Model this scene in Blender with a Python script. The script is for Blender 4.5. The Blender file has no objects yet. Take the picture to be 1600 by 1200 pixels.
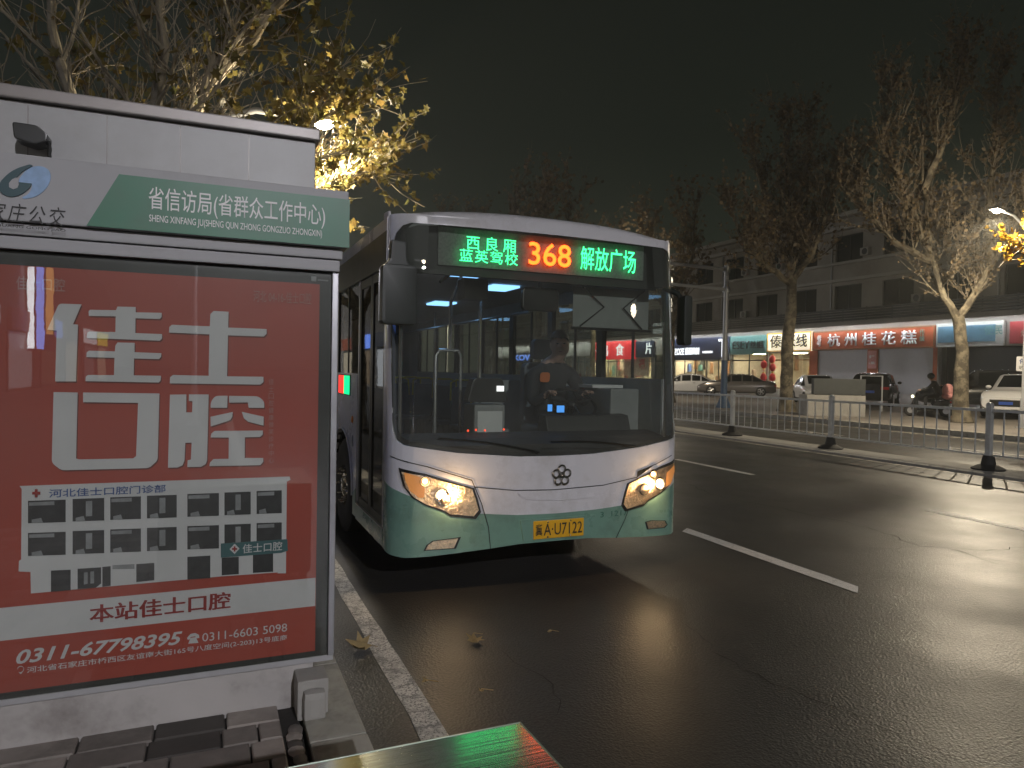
import bpy, bmesh, math, random
from mathutils import Vector, Matrix
R = math.radians
rnd = random.Random(7)
SC = bpy.context.scene
COL = SC.collection

# ---------------------------------------------------------------- camera
FPX = 1100.0
CAM = Vector((0, 0, 1.65))
YAW, PIT, ROL = math.atan(470/1100), math.atan(20.6/1100), math.atan(.018)
fw = Vector((math.sin(YAW)*math.cos(PIT), math.cos(YAW)*math.cos(PIT), -math.sin(PIT)))
r0 = Vector((math.cos(YAW), -math.sin(YAW), 0)); u0 = r0.cross(fw)
cr = r0*math.cos(ROL)+u0*math.sin(ROL); cu = -r0*math.sin(ROL)+u0*math.cos(ROL)
cd = bpy.data.cameras.new('camera'); cd.sensor_width = 36; cd.lens = 36*FPX/1600; cd.clip_start = .05; cd.clip_end = 2000
cam = bpy.data.objects.new('camera', cd); COL.objects.link(cam); SC.camera = cam
cam.matrix_world = Matrix(((cr.x, cu.x, -fw.x, CAM.x), (cr.y, cu.y, -fw.y, CAM.y), (cr.z, cu.z, -fw.z, CAM.z), (0, 0, 0, 1)))

def ray(px, py): return fw+cr*((px-800)/FPX)+cu*((600-py)/FPX)
def at(px, py, ax, v):
    """point where the line of sight through a pixel meets the plane x/y/z = v"""
    d = ray(px, py); return CAM+d*((v-CAM[ax])/d[ax])
def gz(x):
    return 0 if x < 19.8 else .15 if x < 26 else .15+min(x-26, 18)/18*.35
def by_depth(px, depth):
    lat = depth*(px-800)/FPX; x = depth*math.sin(YAW)+lat*math.cos(YAW); y = depth*math.cos(YAW)-lat*math.sin(YAW)
    return Vector((x, y, gz(x)))

# ---------------------------------------------------------------- world: a dim night sky over the city glow
W = bpy.data.worlds.new('World'); SC.world = W; W.use_nodes = True
nt = W.node_tree; nt.nodes.clear()
wo = nt.nodes.new('ShaderNodeOutputWorld'); bg = nt.nodes.new('ShaderNodeBackground')
tc = nt.nodes.new('ShaderNodeTexCoord'); sx = nt.nodes.new('ShaderNodeSeparateXYZ'); rp = nt.nodes.new('ShaderNodeValToRGB')
nt.links.new(tc.outputs['Generated'], sx.inputs[0]); nt.links.new(sx.outputs['Z'], rp.inputs[0]); nt.links.new(rp.outputs[0], bg.inputs[0]); nt.links.new(bg.outputs[0], wo.inputs[0])
rp.color_ramp.elements[0].position = 0.0; rp.color_ramp.elements[0].color = (.022, .027, .019, 1)
rp.color_ramp.elements[1].position = .75; rp.color_ramp.elements[1].color = (.0042, .0045, .0042, 1)
e = rp.color_ramp.elements.new(.3); e.color = (.0075, .0098, .0070, 1)
bg.inputs[1].default_value = 1.0
SC.view_settings.view_transform = 'Standard'; SC.view_settings.look = 'None'; SC.view_settings.exposure = .18; SC.view_settings.gamma = 1
SC.render.engine = 'CYCLES'
SC.cycles.use_denoising = True
SC.cycles.max_bounces = 8; SC.cycles.transparent_max_bounces = 16; SC.cycles.sample_clamp_indirect = 4
SC.cycles.caustics_reflective = False; SC.cycles.caustics_refractive = False

# ---------------------------------------------------------------- materials
def newmat(name):
    m = bpy.data.materials.new(name); m.use_nodes = True; return m, m.node_tree, m.node_tree.nodes['Principled BSDF']
def N(nt, t, **k):
    n = nt.nodes.new(t)
    for a, b in k.items():
        if a.startswith('i_'): n.inputs[a[2:].replace('_', ' ')].default_value = b
        else: setattr(n, a, b)
    return n
def mat(name, col, rough=.5, metal=0., var=.12, scale=6., bump=0., coat=0., spec=.5, island=0., dirt=None):
    """principled surface whose colour and gloss vary with noise; island adds a random tone per loose piece"""
    m, nt, p = newmat(name); L = nt.links
    t = N(nt, 'ShaderNodeTexCoord'); no = N(nt, 'ShaderNodeTexNoise', i_Scale=scale, i_Detail=5., i_Roughness=.6)
    L.new(t.outputs['Object'], no.inputs['Vector'])
    mr = N(nt, 'ShaderNodeMapRange'); mr.inputs[1].default_value = .25; mr.inputs[2].default_value = .75
    mr.inputs[3].default_value = 1-var; mr.inputs[4].default_value = 1+var
    L.new(no.outputs['Fac'], mr.inputs[0])
    mul = N(nt, 'ShaderNodeVectorMath', operation='SCALE'); mul.inputs[0].default_value = col[:3]
    if island:
        g = N(nt, 'ShaderNodeNewGeometry'); mi = N(nt, 'ShaderNodeMapRange'); mi.inputs[3].default_value = 1-island; mi.inputs[4].default_value = 1+island
        L.new(g.outputs['Random Per Island'], mi.inputs[0]); mm = N(nt, 'ShaderNodeMath', operation='MULTIPLY')
        L.new(mi.outputs[0], mm.inputs[0]); L.new(mr.outputs[0], mm.inputs[1]); L.new(mm.outputs[0], mul.inputs['Scale'])
    else: L.new(mr.outputs[0], mul.inputs['Scale'])
    src = mul.outputs[0]
    if dirt:
        n2 = N(nt, 'ShaderNodeTexNoise', i_Scale=dirt[1], i_Detail=8., i_Roughness=.7); L.new(t.outputs['Object'], n2.inputs['Vector'])
        r2 = N(nt, 'ShaderNodeMapRange'); r2.inputs[1].default_value = dirt[3] if len(dirt) > 3 else .5; r2.inputs[2].default_value = r2.inputs[1].default_value+(.1 if len(dirt) > 3 else .22); r2.inputs[4].default_value = dirt[2]
        L.new(n2.outputs['Fac'], r2.inputs[0]); mx = N(nt, 'ShaderNodeMix', data_type='RGBA')
        L.new(r2.outputs[0], mx.inputs[0]); L.new(src, mx.inputs[6]); mx.inputs[7].default_value = (*dirt[0], 1); src = mx.outputs[2]
    L.new(src, p.inputs['Base Color'])
    rr = N(nt, 'ShaderNodeMapRange'); rr.inputs[3].default_value = max(.02, rough*.82); rr.inputs[4].default_value = min(1, rough*1.18)
    L.new(no.outputs['Fac'], rr.inputs[0]); L.new(rr.outputs[0], p.inputs['Roughness'])
    p.inputs['Metallic'].default_value = metal; p.inputs['Specular IOR Level'].default_value = spec
    if coat: p.inputs['Coat Weight'].default_value = coat; p.inputs['Coat Roughness'].default_value = .05
    if bump:
        b = N(nt, 'ShaderNodeBump', i_Strength=bump, i_Distance=.01); L.new(no.outputs['Fac'], b.inputs['Height']); L.new(b.outputs[0], p.inputs['Normal'])
    return m
def emit(name, col, s, base=(.02, .02, .02)):
    m, nt, p = newmat(name)
    no = N(nt, 'ShaderNodeTexNoise', i_Scale=40.); mr = N(nt, 'ShaderNodeMapRange'); mr.inputs[3].default_value = s*.9; mr.inputs[4].default_value = s*1.1
    nt.links.new(no.outputs['Fac'], mr.inputs[0]); nt.links.new(mr.outputs[0], p.inputs['Emission Strength'])
    p.inputs['Base Color'].default_value = (*base, 1); p.inputs['Emission Color'].default_value = (*col, 1)
    return m
def glass(name, tint=(.9, .92, .9), ior=1.5, rough=.0, smear=0., veil=0.):
    """thin pane: clear straight through, mirror-like by the angle"""
    m, nt, p = newmat(name); nt.nodes.remove(p); L = nt.links; out = nt.nodes['Material Output']
    tr = N(nt, 'ShaderNodeBsdfTransparent'); tr.inputs[0].default_value = (*tint, 1)
    gl = N(nt, 'ShaderNodeBsdfGlossy'); gl.inputs['Roughness'].default_value = rough
    ge = N(nt, 'ShaderNodeNewGeometry'); dt = N(nt, 'ShaderNodeVectorMath', operation='DOT_PRODUCT'); L.new(ge.outputs['Incoming'], dt.inputs[0]); L.new(ge.outputs['Normal'], dt.inputs[1])
    ab = N(nt, 'ShaderNodeMath', operation='ABSOLUTE'); L.new(dt.outputs['Value'], ab.inputs[0]); om = N(nt, 'ShaderNodeMath', operation='SUBTRACT'); om.inputs[0].default_value = 1; L.new(ab.outputs[0], om.inputs[1])
    pw = N(nt, 'ShaderNodeMath', operation='POWER'); pw.inputs[1].default_value = 5; L.new(om.outputs[0], pw.inputs[0]); f0 = ((ior-1)/(ior+1))**2
    fr = N(nt, 'ShaderNodeMapRange'); fr.inputs[3].default_value = f0*1.6; fr.inputs[4].default_value = 1; L.new(pw.outputs[0], fr.inputs[0]); mx = N(nt, 'ShaderNodeMixShader')
    no = N(nt, 'ShaderNodeTexNoise', i_Scale=2.2, i_Detail=6.); t = N(nt, 'ShaderNodeTexCoord'); L.new(t.outputs['Object'], no.inputs['Vector'])
    if smear:
        b = N(nt, 'ShaderNodeBump', i_Strength=smear, i_Distance=.02); L.new(no.outputs['Fac'], b.inputs['Height']); L.new(b.outputs[0], gl.inputs['Normal'])
    L.new(fr.outputs[0], mx.inputs[0]); L.new(tr.outputs[0], mx.inputs[1]); L.new(gl.outputs[0], mx.inputs[2]); L.new(mx.outputs[0], out.inputs[0])
    if veil:                                                                        # pale diffuse film added for a hazy veil on the glass, uneven by noise
        df = N(nt, 'ShaderNodeBsdfDiffuse'); df.inputs[0].default_value = (.5, .5, .46, 1); m2 = N(nt, 'ShaderNodeMixShader')
        mr = N(nt, 'ShaderNodeMapRange'); mr.inputs[1].default_value = .3; mr.inputs[2].default_value = .75; mr.inputs[3].default_value = veil*.5; mr.inputs[4].default_value = veil*1.6
        L.new(no.outputs['Fac'], mr.inputs[0]); L.new(mr.outputs[0], m2.inputs[0]); L.new(mx.outputs[0], m2.inputs[1]); L.new(df.outputs[0], m2.inputs[2]); L.new(m2.outputs[0], out.inputs[0])
    return m

def asphalt_mat():
    m, nt, p = newmat('asphalt'); L = nt.links
    t = N(nt, 'ShaderNodeTexCoord'); P = t.outputs['Object']
    big = N(nt, 'ShaderNodeTexNoise', i_Scale=.35, i_Detail=6., i_Roughness=.6); fine = N(nt, 'ShaderNodeTexNoise', i_Scale=62., i_Detail=6., i_Roughness=.85)
    agg = N(nt, 'ShaderNodeTexVoronoi', i_Scale=75.); mid = N(nt, 'ShaderNodeTexNoise', i_Scale=.9, i_Detail=4., i_Roughness=.55)
    for n in (big, fine, agg, mid): L.new(P, n.inputs['Vector'])
    # wandering cracks: edges of a warped cell pattern, broken up by a coarse mask
    wn = N(nt, 'ShaderNodeTexNoise', i_Scale=1.6, i_Detail=7., i_Roughness=.65); L.new(P, wn.inputs['Vector'])
    wv = N(nt, 'ShaderNodeMix', data_type='VECTOR'); wv.inputs[0].default_value = .42
    L.new(P, wv.inputs[4]); L.new(wn.outputs['Color'], wv.inputs[5])
    def cracks(scale, w, off):
        mp = N(nt, 'ShaderNodeMapping'); mp.inputs['Location'].default_value = off; mp.inputs['Scale'].default_value = (1, .62, 1); L.new(wv.outputs[1], mp.inputs[0])
        vo = N(nt, 'ShaderNodeTexVoronoi', feature='DISTANCE_TO_EDGE', i_Scale=scale); L.new(mp.outputs[0], vo.inputs['Vector'])
        mr = N(nt, 'ShaderNodeMapRange'); mr.inputs[1].default_value = 0; mr.inputs[2].default_value = w; mr.inputs[3].default_value = 1; mr.inputs[4].default_value = 0
        L.new(vo.outputs['Distance'], mr.inputs[0])
        mk = N(nt, 'ShaderNodeTexNoise', i_Scale=.5, i_Detail=3.); mp2 = N(nt, 'ShaderNodeMapping'); mp2.inputs['Location'].default_value = (off[1]+3, off[0], 0); L.new(P, mp2.inputs[0]); L.new(mp2.outputs[0], mk.inputs['Vector'])
        m2 = N(nt, 'ShaderNodeMapRange'); m2.inputs[1].default_value = .5; m2.inputs[2].default_value = .62; L.new(mk.outputs['Fac'], m2.inputs[0])
        mu = N(nt, 'ShaderNodeMath', operation='MULTIPLY'); L.new(mr.outputs[0], mu.inputs[0]); L.new(m2.outputs[0], mu.inputs[1]); return mu.outputs[0]
    # tyre-polished and patched areas: broad darker stains
    st = N(nt, 'ShaderNodeTexNoise', i_Scale=1.3, i_Detail=7., i_Roughness=.7, i_Distortion=.6); mp3 = N(nt, 'ShaderNodeMapping'); mp3.inputs['Scale'].default_value = (1, .3, 1); L.new(P, mp3.inputs[0]); L.new(mp3.outputs[0], st.inputs['Vector'])
    mxc = N(nt, 'ShaderNodeMapRange'); mxc.inputs[1].default_value = .55; mxc.inputs[2].default_value = .75; mxc.inputs[4].default_value = .36; L.new(st.outputs['Fac'], mxc.inputs[0])
    r1 = N(nt, 'ShaderNodeValToRGB'); L.new(big.outputs['Fac'], r1.inputs[0])
    r1.color_ramp.elements[0].position = .3; r1.color_ramp.elements[0].color = (.0225, .0218, .0208, 1); r1.color_ramp.elements[1].position = .7; r1.color_ramp.elements[1].color = (.044, .0425, .040, 1)
    ms = N(nt, 'ShaderNodeMapRange'); ms.inputs[1].default_value = .3; ms.inputs[2].default_value = .7; ms.inputs[3].default_value = .15; ms.inputs[4].default_value = 2.0; L.new(fine.outputs['Fac'], ms.inputs[0])
    sc = N(nt, 'ShaderNodeVectorMath', operation='SCALE'); L.new(r1.outputs[0], sc.inputs[0]); L.new(ms.outputs[0], sc.inputs['Scale'])
    mx = N(nt, 'ShaderNodeMix', data_type='RGBA'); L.new(mxc.outputs[0], mx.inputs[0]); L.new(sc.outputs[0], mx.inputs[6]); mx.inputs[7].default_value = (.014, .0135, .013, 1)
    L.new(mx.outputs[2], p.inputs['Base Color'])
    rr = N(nt, 'ShaderNodeMapRange'); rr.inputs[1].default_value = .3; rr.inputs[2].default_value = .7; rr.inputs[3].default_value = .34; rr.inputs[4].default_value = .50
    L.new(mid.outputs['Fac'], rr.inputs[0]); L.new(rr.outputs[0], p.inputs['Roughness'])
    h = N(nt, 'ShaderNodeMath', operation='SUBTRACT'); hm = N(nt, 'ShaderNodeMath', operation='MULTIPLY'); hm.inputs[1].default_value = 0; L.new(mxc.outputs[0], hm.inputs[0])
    L.new(agg.outputs['Distance'], h.inputs[0]); L.new(hm.outputs[0], h.inputs[1])
    b = N(nt, 'ShaderNodeBump', i_Strength=.34, i_Distance=.005); L.new(h.outputs[0], b.inputs['Height'])
    b2 = N(nt, 'ShaderNodeBump', i_Strength=.02, i_Distance=.02); L.new(mid.outputs['Fac'], b2.inputs['Height']); L.new(b.outputs[0], b2.inputs['Normal']); L.new(b2.outputs[0], p.inputs['Normal'])
    p.inputs['Specular IOR Level'].default_value = .38
    return m
def paint_mat(name, col, wear=.5, scale=7.):
    """road paint, cracked and worn through to dark asphalt"""
    m, nt, p = newmat(name); L = nt.links; t = N(nt, 'ShaderNodeTexCoord'); P = t.outputs['Object']
    n1 = N(nt, 'ShaderNodeTexNoise', i_Scale=scale, i_Detail=9., i_Roughness=.75); L.new(P, n1.inputs['Vector'])
    wv = N(nt, 'ShaderNodeMix', data_type='VECTOR'); wv.inputs[0].default_value = .18; L.new(P, wv.inputs[4]); L.new(n1.outputs['Color'], wv.inputs[5])
    vo = N(nt, 'ShaderNodeTexVoronoi', feature='DISTANCE_TO_EDGE', i_Scale=scale*1.1); L.new(wv.outputs[1], vo.inputs['Vector'])
    a = N(nt, 'ShaderNodeMapRange'); a.inputs[1].default_value = .0; a.inputs[2].default_value = .05; a.inputs[3].default_value = 1; a.inputs[4].default_value = 0; L.new(vo.outputs['Distance'], a.inputs[0])
    fs = N(nt, 'ShaderNodeTexNoise', i_Scale=90., i_Detail=4.); L.new(P, fs.inputs['Vector'])
    c = N(nt, 'ShaderNodeMapRange'); c.inputs[1].default_value = .5; c.inputs[2].default_value = .62; c.inputs[4].default_value = wear; L.new(fs.outputs['Fac'], c.inputs[0])
    b = N(nt, 'ShaderNodeMapRange'); b.inputs[1].default_value = .48; b.inputs[2].default_value = .65; b.inputs[4].default_value = wear; L.new(n1.outputs['Fac'], b.inputs[0])
    am = N(nt, 'ShaderNodeMath', operation='MULTIPLY'); am.inputs[1].default_value = min(1, wear*1.5); L.new(a.outputs[0], am.inputs[0])
    m1 = N(nt, 'ShaderNodeMath', operation='MAXIMUM'); L.new(am.outputs[0], m1.inputs[0]); L.new(b.outputs[0], m1.inputs[1])
    m2 = N(nt, 'ShaderNodeMath', operation='MAXIMUM'); L.new(m1.outputs[0], m2.inputs[0]); L.new(c.outputs[0], m2.inputs[1])
    mx = N(nt, 'ShaderNodeMix', data_type='RGBA'); L.new(m2.outputs[0], mx.inputs[0]); mx.inputs[6].default_value = (*col, 1); mx.inputs[7].default_value = (.05, .047, .043, 1)
    L.new(mx.outputs[2], p.inputs['Base Color']); p.inputs['Roughness'].default_value = .5
    bp = N(nt, 'ShaderNodeBump', i_Strength=.5, i_Distance=.006, invert=True); L.new(m2.outputs[0], bp.inputs['Height']); L.new(bp.outputs[0], p.inputs['Normal'])
    return m
def leaf_mat(name, cols):
    m, nt, p = newmat(name); L = nt.links; out = nt.nodes['Material Output']
    g = N(nt, 'ShaderNodeNewGeometry'); rp = N(nt, 'ShaderNodeValToRGB'); L.new(g.outputs['Random Per Island'], rp.inputs[0])
    el = rp.color_ramp.elements
    while len(el) < len(cols): el.new(.5)
    for i, c in enumerate(cols): el[i].position = i/(len(cols)-1); el[i].color = (*c, 1)
    L.new(rp.outputs[0], p.inputs['Base Color']); p.inputs['Roughness'].default_value = .55
    tl = N(nt, 'ShaderNodeBsdfTranslucent'); L.new(rp.outputs[0], tl.inputs[0]); ad = N(nt, 'ShaderNodeMixShader'); ad.inputs[0].default_value = .5
    L.new(p.outputs[0], ad.inputs[1]); L.new(tl.outputs[0], ad.inputs[2]); L.new(ad.outputs[0], out.inputs[0])
    return m

M = dict(
    asphalt=asphalt_mat(),
    linepaint=paint_mat('worn_line_paint', (.62, .60, .56), .85), dashpaint=paint_mat('lane_paint', (.78, .76, .72), .22, 4.), edgepaint=paint_mat('edge_paint', (.55, .5, .42), .5, 3.),
    paver=mat('paver_stone', (.175, .155, .14), .7, var=.25, scale=9, bump=.5, island=.75, dirt=((.05, .045, .04), 3., .7)),
    joint=mat('joint_sand', (.03, .027, .024), .95, var=.3, bump=.5, scale=30),
    kerb=mat('kerb_stone', (.34, .33, .29), .75, var=.18, scale=7, bump=.35, dirt=((.09, .085, .07), 4., .7)),
    concrete=mat('concrete', (.33, .32, .30), .8, var=.15, scale=5, bump=.3, dirt=((.12, .11, .10), 2.5, .6)),
    plinth=mat('shelter_plinth_stone', (.42, .40, .39), .6, var=.1, scale=3, bump=.2, dirt=((.14, .12, .11), 2.2, .75)),
    plaza=mat('plaza_paving', (.20, .18, .16), .55, var=.3, scale=.8, bump=.2, dirt=((.08, .07, .06), .5, .6)),
    shwhite=mat('shelter_white_sheet', (.42, .425, .43), .42, var=.06, scale=2.5, dirt=((.26, .24, .23), 1.4, .5)),
    shgrey=mat('shelter_grey_metal', (.36, .36, .375), .5, .0, var=.07, scale=3, dirt=((.2, .18, .17), 1.8, .5)),
    shtrim=mat('shelter_roof_trim', (.24, .22, .21), .4, .3, var=.15, scale=4),
    shblack=mat('shelter_black_frame', (.022, .024, .023), .35, var=.2),
    silver=mat('silver_post', (.55, .55, .58), .3, .8, var=.08),
    signgreen=mat('sign_green', (.045, .19, .115), .42, var=.08, scale=3, dirt=((.08, .14, .10), 2., .5)),
    sheetwhite=mat('letter_white', (.78, .78, .78), .45, var=.04),
    red=mat('poster_red', (.39, .058, .036), .4, var=.10, scale=1.5),
    pwhite=mat('poster_white', (.62, .62, .63), .4, var=.05),
    pdark=mat('poster_dark', (.03, .03, .033), .45, var=.4, scale=25), pgrey=mat('poster_grey', (.26, .27, .28), .45, var=.3, scale=18),
    pteal=mat('poster_teal', (.05, .13, .14), .4), pblue=mat('poster_blue', (.05, .10, .28), .4), pred=mat('poster_lettering_red', (.28, .02, .018), .4),
    pshadow=mat('poster_letter_edge', (.13, .022, .016), .5),
    ppale=mat('poster_pale_red', (.45, .22, .19), .45),
    logonavy=mat('logo_navy', (.03, .075, .09), .4), logoblue=mat('logo_blue', (.26, .40, .62), .4, var=.35, scale=14),
    ink=mat('black_ink', (.018, .018, .018), .5),
    buswhite=mat('bus_white_paint', (.70, .69, .72), .28, var=.04, scale=2, coat=.5, dirt=((.42, .39, .35), 2.6, .55)),
    busgreen=mat('bus_green_paint', (.175, .315, .25), .28, var=.06, scale=2, coat=.5, dirt=((.12, .19, .15), 2.4, .75)),
    busdark=mat('bus_dark_trim', (.018, .019, .018), .35, var=.2), rubber=mat('rubber', (.014, .014, .014), .75, var=.3, scale=12, bump=.2),
    busgrey=mat('bus_interior_grey', (.30, .31, .31), .6, var=.1), busceil=mat('bus_ceiling', (.42, .43, .42), .6, var=.08), seatblue=mat('seat_plastic', (.10, .13, .16), .45, var=.15),
    floor=mat('bus_floor', (.10, .10, .10), .7), dash=mat('dash_plastic', (.035, .036, .036), .55, var=.2, bump=.2, scale=30),
    mirrorblack=mat('mirror_housing', (.03, .036, .031), .42, var=.12),
    chrome=mat('chrome', (.62, .60, .56), .12, 1., var=.05), reflector=mat('lamp_reflector', (.85, .66, .45), .30, 1., var=.3, scale=60, bump=1.), amber=mat('amber_lens', (.75, .22, .03), .2, var=.1),
    platey=mat('plate_yellow', (.75, .40, .02), .4, var=.06), platebl=mat('plate_black', (.02, .02, .02), .5),
    handrail=mat('handrail_steel', (.6, .6, .6), .25, .8), yellow=mat('yellow_plastic', (.65, .48, .05), .4),
    skin=mat('skin', (.52, .33, .25), .5, var=.06), hair=mat('hair', (.016, .014, .013), .55, var=.3, scale=40), jacket=mat('dark_jacket', (.035, .038, .042), .8, var=.2, scale=14, bump=.2), trouser=mat('trousers', (.03, .03, .035), .85),
    badge=mat('orange_badge', (.7, .2, .06), .5), shirtwhite=mat('white_shirt', (.6, .6, .62), .7), pink=mat('pink_quilt', (.62, .28, .26), .7, var=.15, scale=20, bump=.3),
    fence=mat('fence_paint', (.60, .62, .63), .4, .2, var=.12, scale=5, dirt=((.2, .18, .16), 4., .5)), fencefoot=mat('fence_rubber_foot', (.025, .024, .023), .75),
    pole=mat('pole_grey', (.36, .37, .38), .4, .3, dirt=((.2, .19, .18), 3., .5)), poleblue=mat('pole_blue', (.05, .09, .16), .5), lamphead=mat('lamp_head', (.12, .12, .12), .45, .5),
    bark=mat('plane_bark', (.17, .145, .10), .85, var=.45, scale=4, bump=.9, dirt=((.055, .045, .03), 3.0, .95, .46)), twigfar=mat('far_twig_bark', (.17, .14, .105), .85, var=.25), twig=mat('twig_bark', (.30, .26, .19), .85, var=.25),
    barknear=mat('pale_plane_bark', (.32, .28, .20), .85, var=.35, scale=5, bump=.7, dirt=((.13, .11, .08), 3., .8)),
    leafnear=leaf_mat('plane_leaf', [(.15, .135, .04), (.22, .185, .055), (.19, .13, .04), (.12, .12, .04), (.28, .21, .06)]),
    leaffar=leaf_mat('brown_leaf', [(.17, .135, .085), (.22, .17, .10), (.13, .10, .065), (.26, .19, .10)]),
    leafgold=leaf_mat('gold_leaf', [(.40, .25, .03), (.48, .30, .03), (.34, .18, .03)]),
    deadleaf=mat('dead_leaf', (.30, .22, .10), .7, var=.3, scale=30, bump=.3),
    wall=mat('facade_render', (.27, .255, .225), .8, var=.15, scale=.6, dirt=((.15, .14, .12), .35, .6)), ledge=mat('facade_ledge', (.34, .33, .31), .7, var=.12, scale=.8), facadedark=mat('facade_dark_metal', (.035, .038, .042), .4, .4), pane=mat('dark_window', (.015, .018, .022), .08, var=.2, spec=.8),
    shutter=mat('shutter_steel', (.52, .53, .57), .45, .1, var=.06), shopwall=mat('shop_wall_cream', (.6, .52, .40), .7, var=.15, scale=2), wood=mat('shop_wood', (.22, .11, .05), .5),
    signorange=mat('sign_orange', (.42, .095, .035), .5, var=.07), signteal=mat('sign_teal', (.10, .24, .22), .5), signnavy=mat('sign_navy', (.02, .03, .07), .4), signpale=mat('sign_pale_frame', (.40, .41, .38), .6), signsky=mat('sign_faded_blue', (.07, .17, .24), .5, var=.25, scale=1.5), signred=mat('sign_dull_red', (.34, .04, .045), .5),
    carwhite=mat('car_white', (.66, .66, .66), .25, coat=.8, var=.03), cargrey=mat('car_bronze_grey', (.22, .20, .19), .25, .6, coat=.8, var=.05), carblack=mat('car_black', (.012, .012, .014), .2, coat=.8), cardark=mat('car_dark_blue', (.016, .018, .024), .22, coat=.8), carglass=mat('car_glass', (.01, .012, .014), .05, spec=.9), rim=mat('wheel_rim', (.45, .45, .46), .3, .9, var=.1), lampclear=mat('car_lamp_clear', (.6, .6, .58), .12, .3), lampred=mat('car_lamp_red', (.25, .012, .012), .2), plateblue=mat('plate_blue', (.03, .08, .35), .4),
    greenbox=mat('green_metal_top', (.035, .07, .05), .20, .55, var=.12, scale=9, dirt=((.05, .06, .045), 6., .4)), chromeedge=mat('box_edge', (.3, .36, .3), .3, .7),
    lantern=mat('red_lantern', (.55, .02, .025), .5), dress=mat('shop_clothes', (.35, .25, .2), .7, island=.7, var=.2),
    E_green=emit('led_green', (.04, 1., .27), 4.), E_red=emit('led_red', (1., .075, .006), 9.), E_head=emit('headlamp_glow', (1., .80, .52), 22.), E_park=emit('parking_lamp_glow', (1., .62, .28), 9.), E_indic=emit('indicator_glow', (1., .40, .11), .30, (.6, .26, .08)),
    E_street=emit('street_lamp_glow', (1., .86, .62), 60.), E_ceil=emit('ceiling_lamp_blue', (.25, .54, 1.), 2.2), E_white=emit('sign_white_lit', (.95, .97, 1.), 1.6), E_shop=emit('shop_ceiling_light', (1., .86, .64), 100.), E_redsign=emit('sign_red_lit', (1., .03, .045), .75, (.5, .02, .02)), E_creamsign=emit('sign_cream_lit', (1., .86, .58), .85, (.8, .75, .6)), E_bluesign=emit('sign_blue_lit', (.15, .3, 1.), 1.5), E_yellow=emit('sign_yellow_lit', (1., .8, .05), 1.6), E_screen=emit('dash_screen', (.08, .35, 1.), 1.1), E_tiny=emit('small_red_lamp', (1., .08, .03), 1.5), E_scoot=emit('scooter_lamp', (1., .95, .6), 4.),
    glass=glass('clear_pane', (.86, .89, .86), smear=.02), wind=glass('windscreen_glass', (.82, .86, .81), smear=.012, veil=.075), tint=glass('tinted_pane', (.42, .44, .42), ior=1.7, smear=.03), cover=glass('poster_cover_glass', (.95, .96, .95), ior=1.45, smear=.012, veil=.03), lens=glass('lamp_lens', (.97, .95, .92), smear=.03),
)

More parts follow.
